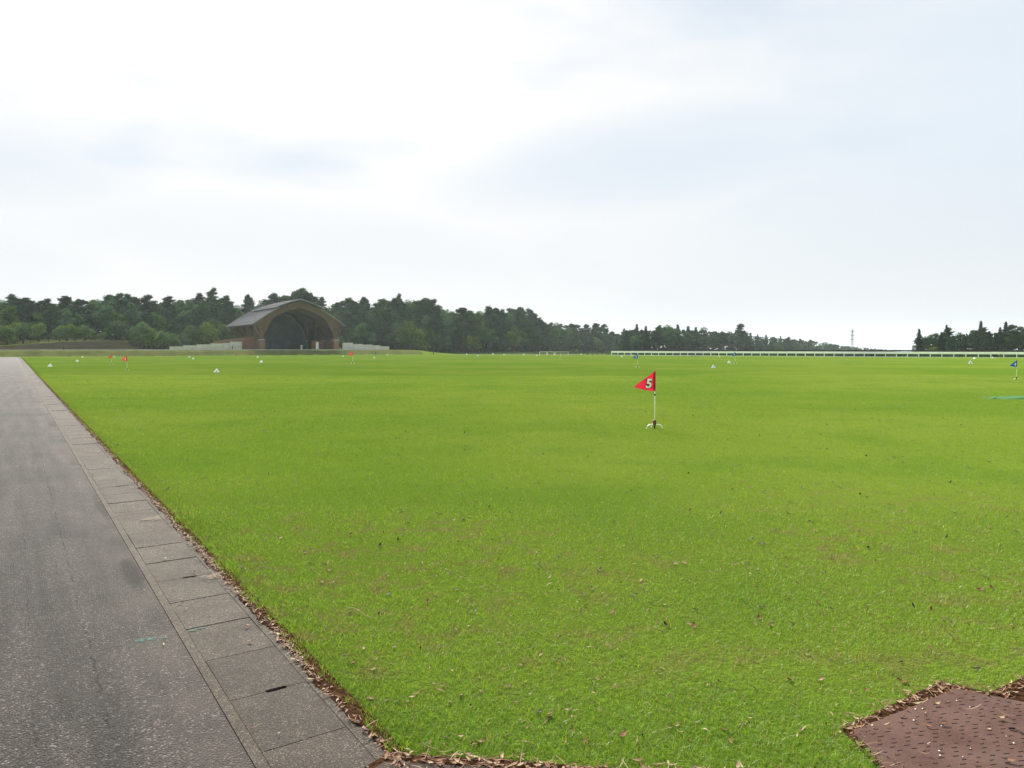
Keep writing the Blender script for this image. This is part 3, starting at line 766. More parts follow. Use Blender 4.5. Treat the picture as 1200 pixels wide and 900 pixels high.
for k in range(20):
    u, v = random.gauss(1100, 45), random.gauss(862, 22); x, y = on_ground(u, v, 0.03); r = random.uniform(0.0016, 0.0042)
    peb.lathe([(r * 0.5, 0), (r, r * 0.5), (r * 0.8, r), (r * 0.2, r * 1.2)], 6, (x, y, 0.0285))
tag(peb.build('grit', M['white']), 'white grit scattered on the brown rubber pad', 'grit', kind='stuff')
p0 = on_ground(1182, 853, 0.035); p1 = on_ground(1212, 866, 0.035)
tag(MB().tube([(p0[0], p0[1], 0.034), (p0[0] + 0.02, p0[1] - 0.006, 0.036), (p0[0] + 0.022, p0[1] - 0.007, 0.036), (p1[0], p1[1], 0.034)], [0.004, 0.005, 0.0018, 0.0012], 6).build('twig', M['black']), 'dark stick with a thick end lying on the brown pad', 'twig')

# ================================================================== GAME EQUIPMENT ON THE LAWN
def text_mesh(ch, size, bold, depth):
    cu = bpy.data.curves.new('numeral', 'FONT'); cu.body = ch; cu.size = size; cu.offset = bold; cu.extrude = depth; cu.align_x = 'CENTER'; cu.align_y = 'CENTER'
    ob = bpy.data.objects.new('numeral', cu); col.objects.link(ob)
    me = bpy.data.meshes.new_from_object(ob.evaluated_get(bpy.context.evaluated_depsgraph_get()))
    bpy.data.objects.remove(ob); bpy.data.curves.remove(cu)
    return me
def wave(x, z): return 0.026 * math.sin(-x * 13.0 + z * 4.0) * min(1.0, -x / 0.12 if x < 0 else 0)
FT, FB, TIPX, TIPZ = 1.18, 0.78, -0.43, 0.862
def flag_mesh(m):
    vs = []; fs = []; nx, nz = 14, 8
    for i in range(nx + 1):
        f = i / nx; x = TIPX * f
        zt = FT + (TIPZ - FT) * f; zb = FB + (TIPZ - FB) * f - 0.02 * math.sin(f * math.pi)
        for k in range(nz + 1):
            z = zb + (zt - zb) * k / nz; vs.append((x - 0.008, wave(x, z), z))
    for i in range(nx):
        for k in range(nz):
            a = i * (nz + 1) + k; fs.append((a, a + 1, a + nz + 2, a + nz + 1))
    return MB().quadmesh(vs, fs).mesh('flag', m, True)
FM = {c: flag_mesh(M[c]) for c in ('red_flag', 'blue_flag', 'orange_flag', 'yellow')}
def digit_part(ch, flag, outline, m=None):
    me = text_mesh(ch, 0.25, 0.006 if not outline else 0.015, 0.0012); me.materials.clear(); me.materials.append(M['digit_edge'] if outline else M['white_plastic'])
    sk = Matrix.Rotation(R(-8), 4, 'Z')
    for side in (-1, 1):
        m2 = me.copy()
        for vtx in m2.vertices:
            p = sk @ vtx.co
            x = -0.130 + p.x * (1 if side < 0 else -1); z = 0.925 + p.y + p.x * 0.1
            vtx.co = (x, wave(x, z) + side * (0.0035 if outline else 0.0062) + p.z * 0.8, z)
        o = link(bpy.data.objects.new('numeral_outline' if outline else 'numeral', m2), flag)
def patch_part(flag):
    for side in (-1, 1):
        vs = []
        for (x, z) in ((-0.06, 0.85), (-0.19, 0.86), (-0.20, 0.95), (-0.07, 1.0)): vs.append((x, wave(x, z) + side * 0.005, z))
        MB().quadmesh(vs, [(0, 1, 2, 3)]).build('numeral_patch', M['white_plastic'], flag)
POLE = MB().tube([(0, 0, -0.05), (0, 0, 0.6), (0, 0, 1.19)], 0.0085, 8).mesh('pole', M['white_plastic'], True)
COLLAR = MB().lathe([(0.006, 0.682), (0.017, 0.688), (0.020, 0.702), (0.017, 0.716), (0.006, 0.722)], 10).mesh('collar', M['black'], True)
HUB = MB().lathe([(0.02, 0.085), (0.034, 0.092), (0.036, 0.10), (0.036, 0.178), (0.033, 0.186), (0.012, 0.192)], 14).mesh('hub', M['hub'], True)
SPIKE = MB().lathe([(0.006, -0.03), (0.014, 0.0), (0.017, 0.05), (0.018, 0.09)], 10).mesh('spike', M['black'], True)
def legm(an):
    pts = [(0.02, 0.095), (0.07, 0.098), (0.11, 0.094), (0.145, 0.075), (0.165, 0.04), (0.172, -0.02)]
    return MB().tube([(r * math.cos(an), r * math.sin(an), z) for r, z in pts], 0.0095, 7).mesh('leg', M['white_plastic'], True)
LEGS = [legm(R(4)), legm(R(184)), legm(R(96))]
SLEEVE = {c: MB().tube([(0, 0, FB - 0.004), (0, 0, FT + 0.008)], 0.0125, 8).mesh('sleeve', M[c], True) for c in ('seam', 'seam_blue')}
for c in ('seam', 'seam_blue'):
    b_ = MB(); 
    b_.box((-0.021, 0, (FB + FT) / 2 - 0.008), (0.034, 0.006, FT - FB - 0.045)); b_.tube([(0, 0, FB - 0.004), (0, 0, FT + 0.008)], 0.0125, 8)
    SLEEVE[c] = b_.mesh('sleeve', M[c], False)
def hole_post(u, v, colour, digit, sc, turn, label):
    x, y = on_ground(u, v); r = empty('hole_post', (x, y, hz(x, y)), turn); r.scale = (sc, sc, sc)
    tag(r, label, 'flag post', 'numbered hole posts on the lawn')
    for nm, me in (('pole', POLE), ('collar', COLLAR), ('hub', HUB), ('spike', SPIKE)): link(bpy.data.objects.new(nm, me), r)
    for me in LEGS: link(bpy.data.objects.new('leg', me), r)
    fl_ = link(bpy.data.objects.new('flag', FM[colour]), r)
    link(bpy.data.objects.new('sleeve', SLEEVE['seam_blue' if colour == 'blue_flag' else 'seam']), fl_)
    if digit:
        digit_part(digit, fl_, True) if colour == 'red_flag' and sc > 0.99 else None
        digit_part(digit, fl_, False)
    elif digit == '': patch_part(fl_)
    return r
hole_post(767, 503, 'red_flag', '5', 1.0, 0.12, 'red triangular flag numbered 5 on a white post, nearest of all the flags')
hole_post(149, 434.8, 'red_flag', '4', 0.95, 0.1, 'red flag with a white number standing left of the large white marker')
hole_post(131, 427.5, 'orange_flag', '', 0.86, 0.5, 'faded red flag just behind the red flag near the road')
hole_post(413.5, 426.3, 'red_flag', '', 1.18, 0.0, 'red flag in front of the right end of the stage building')
hole_post(279, 420.5, 'orange_flag', None, 0.75, 0.9, 'tiny orange-red flag in front of the left stage pier')
hole_post(656.8, 419.6, 'orange_flag', None, 1.0, 1.35, 'red flag seen edge-on before the low white frames')
hole_post(747, 430.6, 'blue_flag', '2', 1.0, 0.1, 'blue flag numbered 2 just behind the red number 5 flag')
hole_post(861.5, 426.5, 'blue_flag', '1', 1.1, 0.2, 'blue flag close to two white markers before the white rail')
hole_post(1191, 445.3, 'blue_flag', '4', 0.88, 0.1, 'blue flag at the right edge of the lawn behind the green mat')
hole_post(1171.5, 420.3, 'yellow', None, 0.75, 0.4, 'small yellow flag before the white rail on the right')

def marker_meshes():
    h, r = 0.34, 0.27; out = []
    ap = Vector((0, 0, h))
    for k in range(3):
        a0, a1 = R(-90 - 60 + 120 * k), R(-90 + 60 + 120 * k)
        p, q = Vector((r * math.cos(a0), r * math.sin(a0), 0.012)), Vector((r * math.cos(a1), r * math.sin(a1), 0.012))
        c = (p + q + ap) / 3; nrm = (q - p).cross(ap - p).normalized()
        if nrm.dot(Vector((c.x, c.y, 0))) < 0: nrm = -nrm
        tri = [p + (c - p) * 0.03, q + (c - q) * 0.03, ap + (c - ap) * 0.04]
        vs = [t + nrm * 0.004 for t in tri] + [t - nrm * 0.004 for t in tri]
        mb = MB().quadmesh(vs, [(0, 1, 2), (5, 4, 3), (0, 3, 4, 1), (1, 4, 5, 2), (2, 5, 3, 0)])
        e = (q - p).normalized(); up = nrm.cross(e); up = up if up.z > 0 else -up
        cc = c - up * 0.015 + nrm * 0.0065
        w2, h2 = 0.05, 0.062
        pt = MB().quadmesh([cc - e * w2 - up * h2, cc + e * w2 - up * h2, cc + e * w2 * 0.6 + up * h2, cc - e * w2 * 0.6 + up * h2], [(0, 1, 2, 3)])
        out.append((mb, pt))
    return out
MK = [(a.mesh('panel', M['white_plastic']), b) for a, b in marker_meshes()]
M['pink'] = principled('faded_red_print', (0.55, 0.17, 0.20), 0.6); M['greyblue'] = principled('grey_blue_print', (0.13, 0.17, 0.24), 0.6); M['ink'] = principled('dark_print', (0.03, 0.03, 0.05), 0.6)
PT = {c: [b.mesh('number_patch', M[c]) for _, b in MK] for c in ('pink', 'greyblue', 'ink')}
FEET = MB().box((0, 0, 0.008), (0.06, 0.06, 0.016)).mesh('foot', M['black'])
def marker(u, v, c, label, sc=1.0, turn=0.0):
    x, y = on_ground(u, v); r = empty('tee_marker', (x, y, hz(x, y) + 0.012), turn); r.scale = (sc, sc, sc)
    tag(r, label, 'marker', 'white three-sided tee markers')
    for k in range(3):
        pn = link(bpy.data.objects.new('panel', MK[k][0]), r)
        if y < 100 and c: link(bpy.data.objects.new('number_patch', PT[c][k]), pn)
    for k in range(3):
        f = link(bpy.data.objects.new('foot', FEET), r); f.location = (0.235 * math.cos(R(30 + 120 * k)), 0.235 * math.sin(R(30 + 120 * k)), 0)
for u, v, c, sc, tn, lb in [
    (254, 437, 'pink', 0.95, 0.25, 'white tee marker with a faded red number, largest on the left half of the lawn'),
    (59.3, 430, None, 1.0, 0.1, 'white tee marker nearest to the road'),
    (90.7, 424.3, None, 1.0, 0.3, 'second white tee marker along the road'),
    (96.8, 419.3, None, 1.0, 0.2, 'white tee marker at the foot of the bank near the road'),
    (134.2, 418.7, None, 0.9, 0.4, 'white tee marker behind the faded red flag'),
    (222, 419, None, 0.9, 0.2, 'farther of two close white markers below the pale panel wall'),
    (226.4, 421, None, 0.9, 0.5, 'nearer of two close white markers below the pale panel wall'),
    (302, 419.1, None, 1.0, 0.0, 'white marker at the lawn edge before the left stage pier'),
    (306.3, 425, None, 1.0, 0.2, 'bright white marker in front of the left stage pier'),
    (401.7, 418.3, None, 0.9, 0.3, 'white marker below the right end of the stage'),
    (438.5, 420, 'greyblue', 1.0, 0.1, 'greyish white marker before the right panel wall'),
    (454, 416.6, None, 0.9, 0.2, 'white marker at the end of the right panel wall'),
    (546.8, 415.6, None, 1.2, 0.1, 'leftmost white marker before the middle wood'),
    (559.8, 417.4, None, 1.0, 0.3, 'nearest white marker before the middle wood'),
    (577.7, 415.4, None, 1.2, 0.2, 'white marker on the far lawn right of two others before the middle wood'),
    (590.5, 416, None, 1.0, 0.5, 'white marker midway along the far lawn edge'),
    (613.6, 416.1, None, 1.0, 0.4, 'white marker a short way left of the low white frames'),
    (629, 417.2, None, 1.0, 0.0, 'white marker beside the left end of the low white frames'),
    (681, 415.9, None, 1.2, 0.1, 'white marker between the low frames and the white rail'),
    (728.4, 418.7, None, 1.2, 0.2, 'white marker before the left end of the white rail'),
    (740.6, 416.9, None, 0.9, 0.0, 'white marker close under the white rail above the blue number 2 flag'),
    (835.4, 431.6, 'greyblue', 0.92, 0.1, 'white marker with grey-blue print, left of a pair by the blue flag'),
    (854, 425.9, 'greyblue', 1.02, 0.3, 'white marker right beside the middle blue flag'),
    (843, 418.4, None, 0.9, 0.2, 'small far white marker under the rail left of the middle blue flag'),
    (1136.7, 426.6, 'ink', 1.15, 0.0, 'white marker with a dark centre near the right end of the rail'),
    (1142, 420.6, None, 1.0, 0.3, 'white marker close to the rail behind the dark-centred one'),
    (1163, 420, None, 0.95, 0.1, 'white marker beside the small yellow flag')]:
    marker(u, v, c, lb, sc, tn)

# green tee mat at the right
def tee_mat():
    x0, y0 = on_ground(1167, 468); r = empty('tee_mat', (x0 + 0.9, y0 + 0.5, 0.012), R(-4)); tag(r, 'green artificial-turf tee mat lying rumpled on the right of the lawn', 'mat')
    nx, ny = 26, 14; vs = []; fs = []
    def zf(x, y): return 0.03 + 0.025 * math.sin(x * 2.4 + 0.6) * math.cos(y * 1.7) + 0.05 * sstep(np.array(y), -0.42, -0.62).item() * (0.6 + 0.4 * math.sin(x * 3.1))
    for i in range(nx + 1):
        for j in range(ny + 1):
            x = -0.9 + 2.0 * i / nx; y = -0.62 + 0.85 * j / ny; vs.append((x, y, zf(x, y)))
    for i in range(nx):
        for j in range(ny):
            a = i * (ny + 1) + j; fs.append((a, a + ny + 1, a + ny + 2, a + 1))
    o = MB().quadmesh(vs, fs).build('mat_top', M['mat_green'], r, True)
    so2 = o.modifiers.new('thick', 'SOLIDIFY'); so2.thickness = 0.014
    b = MB(); vs = []; fs = []
    for i in range(nx + 1):
        x = -0.9 + 2.0 * i / nx; z = zf(x, -0.62); vs += [(x, -0.66, 0.0), (x, -0.632, z + 0.004), (x, -0.56, zf(x, -0.56) + 0.004)]
        if i: q = (i - 1) * 3; fs += [(q, q + 3, q + 4, q + 1), (q + 1, q + 4, q + 5, q + 2)]
    b.quadmesh(vs, fs).build('mat_edge', M['mat_edge'], r, True)
    t = MB().box((0.32, -0.4, zf(0.32, -0.4) + 0.028), (0.16, 0.05, 0.02)).build('rubber_tee', M['white_plastic'], r, bevel=0.006)
tee_mat()
# low white frames on the far lawn
def low_frame(u0, u1, v, label):
    xa, ya = on_ground(u0, v); xb, yb = on_ground(u1, v); r = empty('low_frame', ((xa + xb) / 2, ya, hz(xa, ya)))
    W_ = (xb - xa) / 2; h = 0.86
    tag(r, label, 'frame', 'low white tube frames at the far edge')
    MB().bar((-W_, 0, h), (W_, 0, h), 0.08, 0.08).build('top_bar', M['white'], r)
    for s in (-1, 1):
        MB().box((s * (W_ - 0.05), 0, h / 2 - 0.03), (0.08, 0.08, h - 0.06)).build('leg', M['white'], r)
        MB().bar((s * (W_ - 0.05), 0.03, h - 0.08), (s * (W_ - 0.05), 0.85, 0.02), 0.08, 0.08).build('back_stay', M['white'], r)
low_frame(632.4, 640.8, 416, 'leftmost of three low white tube frames before the wood')
low_frame(641.6, 649.6, 416, 'middle of three low white tube frames before the wood')
low_frame(650.4, 666, 416, 'widest and rightmost of three low white tube frames before the wood')
# dark bollards along the bank
for u, v, h in ((272.5, 416.6, 1.0), (440.4, 416.0, 0.9), (75.0, 417.6, 0.9), (507.8, 415.8, 0.7)):
    x, y = on_ground(u, v); r = empty('bollard', (x, y, hz(x, y))); tag(r, {272.5: 'dark bollard on the bank before the pale left panel wall', 440.4: 'dark bollard on the bank before the right panel wall', 75.0: 'dark bollard on the bank below the brown slope', 507.8: 'low dark bollard on the lawn edge right of the bank'}[u], 'bollard', 'dark bollards on the bank')
    MB().lathe([(0.10, -0.1), (0.10, h - 0.08), (0.085, h - 0.02), (0.04, h)], 10).build('post', M['black'], r, True)
    MB().lathe([(0.13, -0.05), (0.13, 0.05), (0.105, 0.07)], 10).build('base_ring', M['black'], r)

# white racecourse rail behind the lawn and the dark rail beyond the track
FA = np.array([26.0, 192.0]); FBp = np.array([105.0, 122.0]); FD = (FBp - FA) / np.linalg.norm(FBp - FA); FL = float(np.linalg.norm(FBp - FA)); FN = np.array([-FD[1], FD[0]])
def rail(name, label, off, h0, h1, th, m, post_m, curb, a0=0.0, sp=2.0):
    p0 = FA + FN * off + FD * a0; r = empty(name, (p0[0], p0[1], 0), math.atan2(FD[1], FD[0])); tag(r, label, 'fence')
    n = int((FL - a0) / sp)
    pm = MB().box((0, 0, h1 / 2 - 0.02), (0.13, 0.13, h1 + 0.04)).mesh('post', post_m)
    rm = MB().box((sp / 2, -0.10, (h0 + h1) / 2), (sp - 0.01, th, h1 - h0)).mesh('rail', m)
    cm = MB().box((sp / 2, -0.05, 0.05), (sp - 0.03, 0.1, 0.12)).mesh('foot_rail', m)
    for k in range(n + 1):
        gz = hz(*(p0 + FD * sp * k))
        o = link(bpy.data.objects.new('post', pm), r); o.location = (k * sp, 0, gz)
        if k < n:
            o = link(bpy.data.objects.new('rail', rm), r); o.location = (k * sp, 0, gz + random.gauss(0, 0.006))
            if curb: o = link(bpy.data.objects.new('foot_rail', cm), r); o.location = (k * sp, 0, gz)
rail('white_rail_fence', 'long white wide-board rail fence across the right of the lawn', 0, 0.66, 1.10, 0.06, M['rail_white'], M['rail_white'], True)
rail('dark_rail_fence', 'dark timber rail fence running behind the white rail', 9.0, 1.12, 1.42, 0.08, M['dark_wood'], M['dark_wood'], False, 2.0, 2.0)
for k, u in enumerate((688, 694, 700, 706, 711)):
    x, y = X_at(u, 205), 205; tag(MB().prism([(-.12, -.12), (.12, -.12), (.12, .12), (-.12, .12)], -0.1, 0.9 + 0.1 * (k % 2)).lathe([(0.16, 0.9), (0.17, 0.96), (0.05, 1.06)], 8).build('stake', M['dark_wood']), 'dark timber stake in the row left of the white rail end', 'stake', 'timber stakes beside the white rail').location = (x, y, 0)

# ================================================================== OPEN-AIR STAGE
def stage():
    r = empty('open_air_stage', (-57.4, 199.0, TERR), ANG); tag(r, 'timber open-air stage hall with brick piers and a wide arched grey roof', 'building')
    HW = 12.6; DEP = 28.5
    prof = [(0, 13.2), (3.0, 12.3), (6.05, 11.15), (9.4, 9.1), (12.6, 6.85)]
    def zr(x): return float(np.interp(abs(x), [p[0] for p in prof], [p[1] for p in prof]))
    MB().box((0, DEP / 2, -0.3), (23, DEP, 0.75)).build('stage_floor', M['stage_floor'], r)
    # roof sheets: lower tier left / right, raised upper tier
    def roof_sheet(x0, x1, y0, y1, dz, nm, n=12, th=0.22):
        xs = np.linspace(x0, x1, n); mb = MB(); vs = []
        for x in xs: vs += [(x, y0, zr(x) + dz), (x, y1, zr(x) + dz), (x, y1, zr(x) + dz - th), (x, y0, zr(x) + dz - th)]
        fs = []
        for i in range(n - 1):
            a = i * 4; b = a + 4
            fs += [(a, b, b + 1, a + 1), (a + 3, a + 2, b + 2, b + 3), (a, a + 3, b + 3, b), (a + 1, b + 1, b + 2, a + 2)]
        fs += [(0, 1, 2, 3), (4 * n - 4, 4 * n - 1, 4 * n - 2, 4 * n - 3)]
        o = mb.quadmesh(vs, fs).build(nm, M['roof'], r)
        rib = MB(); y = y0 + 0.05
        while y < y1:
            for i in range(n - 1):
                rib.bar((xs[i], y, zr(xs[i]) + dz + 0.03), (xs[i + 1], y, zr(xs[i + 1]) + dz + 0.03), 0.07, 0.08)
            y += 0.9
        q = rib.build('standing_seams', M['roof'], o); q['kind'] = 'stuff'
        return o
    roof_sheet(-HW, -5.6, -0.6, DEP, 0.0, 'lower_roof'); roof_sheet(5.6, HW, -0.6, DEP, 0.0, 'lower_roof')
    roof_sheet(-6.6, 6.6, -1.1, DEP - 5, 0.55, 'upper_roof', 13)
    roof_sheet(-5.6, 5.6, -0.4, DEP, -0.15, 'roof_deck', 13)
    # boarded ceiling
    xs = np.linspace(-HW + 0.3, HW - 0.3, 22); vs = []; fs = []
    for i, x in enumerate(xs):
        vs += [(x, 0.6, zr(x) - 0.55), (x, DEP - 0.3, zr(x) - 0.55)]
        if i: fs.append((2 * i - 2, 2 * i, 2 * i + 1, 2 * i - 1))
    MB().quadmesh(vs, fs).build('ceiling', M['timber_dark'], r)
    # timber arch frames
    def arch_z(x, hw=9.2):
        q = min(hw, abs(x)); z = zr(q) - 1.75 - 0.5 * (q / hw) ** 2
        return z - (2.3 * ((q - 6.8) / 2.4) ** 2 if q > 6.8 else 0.0)
    def arch(y, th, m, nm, drop=0.24):
        xs = np.concatenate([np.linspace(-12.0, -9.25, 5), np.linspace(-9.2, 9.2, 41), np.linspace(9.25, 12.0, 5)])
        vs = []; fs = []
        for x in xs:
            top = zr(x) - drop; bot = arch_z(x) if abs(x) <= 9.2 else min(6.6, top - 0.3)
            if abs(x) > 9.2 and abs(x) <= 10.9: bot = 5.3
            vs += [(x, y, bot), (x, y, top), (x, y + th, top), (x, y + th, bot)]
        for i in range(len(xs) - 1):
            a = i * 4; b = a + 4
            fs += [(a, b, b + 1, a + 1), (a + 2, b + 2, b + 3, a + 3), (a, a + 3, b + 3, b), (a + 1, b + 1, b + 2, a + 2)]
        fs += [(0, 1, 2, 3), (len(vs) - 4, len(vs) - 1, len(vs) - 2, len(vs) - 3)]
        return MB().quadmesh(vs, fs).build(nm, m, r)
    a0 = arch(0.1, 0.55, M['timber'], 'front_arch')
    rim = MB()   # raised glulam edges on the front arch
    xs = np.linspace(-9.2, 9.2, 41)
    for i in range(40): rim.bar((xs[i], 0.0, arch_z(xs[i]) + 0.22), (xs[i + 1], 0.0, arch_z(xs[i + 1]) + 0.22), 0.25, 0.45)
    rim.build('arch_rim', M['timber'], a0)
    barge = MB(); xs = np.linspace(-HW, HW, 31)
    for i in range(30): barge.bar((xs[i], -0.52, zr(xs[i]) - 0.34), (xs[i + 1], -0.52, zr(xs[i + 1]) - 0.34), 0.14, 0.42)
    barge.build('barge_board', M['timber_dark'], r)
    for y in (8.0, 16.0): arch(y, 0.4, M['timber_dark'], 'inner_arch', 0.6)
    # piers and posts, front pair then along the sides
    for s in (-1, 1):
        for y in (0.4, 8.2, 16.2, 23.4):
            p = MB().box((s * 10.1, y, 1.35), (1.5 if y < 1 else 1.2, 1.5 if y < 1 else 1.0, 2.7)).build('brick_pier', M['brick'], r)
            MB().box((s * 10.1, y, 2.76), (1.62 if y < 1 else 1.3, 1.62 if y < 1 else 1.1, 0.14)).build('pier_cap', M['wall_panel'], p)
            MB().box((s * 10.1, y, 4.6), (1.0, 0.6, 3.56)).build('post', M['timber'], r)
            MB().bar((s * 10.4, y, 3.1), (s * 12.0, y, 6.6), 0.3, 0.32, (0, 1, 0)).build('brace', M['timber'], r)
            if y < 1: MB().bar((s * 9.8, y, 3.1), (s * 8.7, y, 7.4), 0.34, 0.4, (0, 1, 0)).build('brace', M['timber'], r)
        # eave beam and side walls
        MB().box((s * 12.0, DEP / 2, 6.62), (0.3, DEP - 1.0, 0.36)).build('eave_beam', M['timber'], r)
        for y0, y1 in ((1.2, 7.6), (8.75, 15.65), (16.75, 22.85), (23.95, DEP - 1.45)):
            MB().box((s * 10.1, (y0 + y1) / 2, 1.3), (0.5, y1 - y0, 2.6)).build('side_brick_wall', M['brick'], r)
            MB().box((s * 10.1, (y0 + y1) / 2, 4.6), (0.3, y1 - y0, 3.9)).build('side_timber_wall', M['timber_dark'], r)
    # back wall and concave acoustic shell
    xs = np.linspace(-10.3, 10.3, 21); vs = []; fs = []
    for i, x in enumerate(xs):
        vs += [(x, DEP - 1.4, 0.0), (x, DEP - 1.4, zr(x) - 0.5), (x, DEP - 1.0, zr(x) - 0.5), (x, DEP - 1.0, 0.0)]
        if i: b = 4 * i - 4; fs += [(b, b + 4, b + 5, b + 1), (b + 2, b + 6, b + 7, b + 3), (b + 1, b + 5, b + 6, b + 2)]
    fs += [(0, 1, 2, 3), (len(vs) - 4, len(vs) - 1, len(vs) - 2, len(vs) - 3)]
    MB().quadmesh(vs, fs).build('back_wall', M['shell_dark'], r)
    for s_ in (-1, 1):   # close the eaves between wall head and roof
        MB().box((s_ * 11.0, DEP - 1.2, 6.9), (1.4, 0.3, 1.6)).build('eave_panel', M['timber_dark'], r)
    vs = []; fs = []; nu, nv = 22, 12
    for j in range(nv + 1):
        f = j / nv
        for i in range(nu + 1):
            an = math.pi * i / nu
            sc = math.cos(f * math.pi / 2 * 0.72)
            vs.append((-0.8 + 6.9 * math.cos(an) * sc, 13.0 + 8.0 * math.sin(f * math.pi / 2), 0.1 + 9.7 * math.sin(an) * sc))
    for j in range(nv):
        for i in range(nu):
            a = j * (nu + 1) + i; fs.append((a, a + 1, a + nu + 2, a + nu + 1))
    sh = MB().quadmesh(vs, fs).build('acoustic_shell', M['shell'], r, True)
    so3 = sh.modifiers.new('thick', 'SOLIDIFY'); so3.thickness = 0.25
    MB().box((-0.8, 20.9, 2.8), (7.6, 0.3, 5.6)).build('shell_back', M['shell'], sh)
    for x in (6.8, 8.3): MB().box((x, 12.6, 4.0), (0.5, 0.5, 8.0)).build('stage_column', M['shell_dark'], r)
    MB().box((6.9, 5.8, 1.4), (3.6, 0.4, 2.6)).build('inner_brick_wall', M['brick'], r)
    # sloping brick wing wall at the left
    MB().quadmesh([(-10.9, 3.6, 0), (-21.5, 3.6, 0), (-21.5, 4.1, 0), (-10.9, 4.1, 0), (-10.9, 3.6, 3.6), (-21.5, 3.6, 2.2), (-21.5, 4.1, 2.2), (-10.9, 4.1, 3.6)],
                  [(0, 1, 2, 3), (4, 7, 6, 5), (0, 4, 5, 1), (1, 5, 6, 2), (2, 6, 7, 3), (3, 7, 4, 0)]).build('wing_wall', M['brick'], r)
    return r
stage()
# things standing on the stage
def st_pt(x, y): return (-57.4 + N[0] * x + D[0] * y, 199.0 + N[1] * x + D[1] * y)
p = st_pt(6.0, 3.5); bd = empty('notice_board', (p[0], p[1], TERR), ANG); tag(bd, 'white upright board standing on the stage by the right pier', 'board')
MB().box((0, 0, 1.25), (0.75, 0.08, 1.9)).build('panel', M['white'], bd); [MB().box((s * 0.3, 0.0, 0.19), (0.08, 0.3, 0.22)).build('foot', M['white'], bd) for s in (-1, 1)]
p = st_pt(3.0, 8.0); lc = empty('lectern', (p[0], p[1], TERR + 0.075), ANG); tag(lc, 'small white lectern standing on the dark stage', 'lectern')
MB().box((0, 0, 0.55), (0.42, 0.36, 1.1)).build('column', M['white'], lc); MB().box((0, -0.02, 1.22), (0.74, 0.55, 0.16)).build('desk_top', M['white'], lc)

# stepped walls of precast panels on both sides of the stage
def panel_wall(us, vt, Y0, name_side, label):
    p0 = np.array([X_at(us[0], Y0), Y0]); sg = 1 if us[-1] > us[0] else -1
    def s_for(u):   # distance along the wall line that shows at this bearing
        k = (u - 600) / F; return (k * p0[1] - p0[0]) / (sg * (N[0] - k * N[1]))
    r = empty('panel_wall', (p0[0], p0[1], 0), ANG if sg > 0 else ANG + math.pi); tag(r, label, 'wall', 'stepped panel walls beside the stage')
    for i in range(len(us) - 1):
        s0, s1 = s_for(us[i]), s_for(us[i + 1]); Ym = Y0 + sg * N[1] * (s0 + s1) / 2
        zt = HC + (HOR - vt[i]) / F * Ym
        o = MB().box(((s0 + s1) / 2, 0, (zt + 0.9) / 2), (s1 - s0 - 0.05, 0.3, zt - 0.9)).build('wall_panel', M['wall_panel'], r, bevel=0.02)
        MB().box(((s0 + s1) / 2, 0, zt + 0.045), (s1 - s0 - 0.05, 0.36, 0.085)).build('coping', M['wall_panel'], o)
panel_wall([284, 270, 262, 247, 231, 215, 199], [400.8, 402.3, 402.8, 404, 405.1, 406.4], 193.5, 'left', 'stepped wall of pale concrete panels left of the stage')
panel_wall([401.5, 414, 425, 436, 446, 456], [402.0, 403.5, 404.2, 405.1, 406.3], 207.0, 'right', 'stepped wall of pale concrete panels right of the stage')

# ================================================================== TREES
def leaf_cards(P, size, nrm=None, jitter=0.9, tri=False, r=None):
    """quads (n) centred at P facing roughly nrm"""
    r = r or rng; n = len(P)
    d = r.normal(size=(n, 3))
    if nrm is not None: d = nrm + d * jitter
    d /= np.linalg.norm(d, axis=1, keepdims=True) + 1e-9
    h = r.normal(size=(n, 3)); a = np.cross(d, h); a /= np.linalg.norm(a, axis=1, keepdims=True) + 1e-9
    b = np.cross(d, a)
    s = (size * r.uniform(0.6, 1.4, n))[:, None]
    w_ = s * r.uniform(0.45, 0.8, n)[:, None]
    bend = d * s * 0.25
    return np.stack([P - a * s - bend, P - b * w_ , P + a * s - bend, P + b * w_], 1)
class Tree:
    def __init__(self): self.q = []; self.sh = []; self.wood = MB()
    def cards(self, Q, shade): self.q.append(Q); self.sh.append(np.repeat(shade, 4) if hasattr(shade, '__len__') else np.full(len(Q) * 4, shade))
    def done(self, lm):
        Q = np.concatenate(self.q); V_ = Q.reshape(-1, 3); F_ = np.arange(len(V_)).reshape(-1, 4)
        return np_mesh('crown', V_, F_, lm, {'shade': np.concatenate(self.sh)}), self.wood.mesh('trunk', M['bark'], True)
def tuft_cards(C, r, up, nper, L, W):
    """spiky needle sprays: narrow quads fanned round each centre"""
    n = len(C); C = np.repeat(C, nper, 0)
    d = r.normal(size=(n * nper, 3)); d[:, 2] = np.abs(d[:, 2]) * up + 0.1; d /= np.linalg.norm(d, axis=1, keepdims=True)
    h = r.normal(size=d.shape); a = np.cross(d, h); a /= np.linalg.norm(a, axis=1, keepdims=True)
    Ls = (L * r.uniform(0.6, 1.3, len(d)))[:, None]
    return np.stack([C - a * W * 0.5, C + d * Ls * 0.55 - a * W, C + d * Ls, C + d * Ls * 0.55 + a * W], 1)
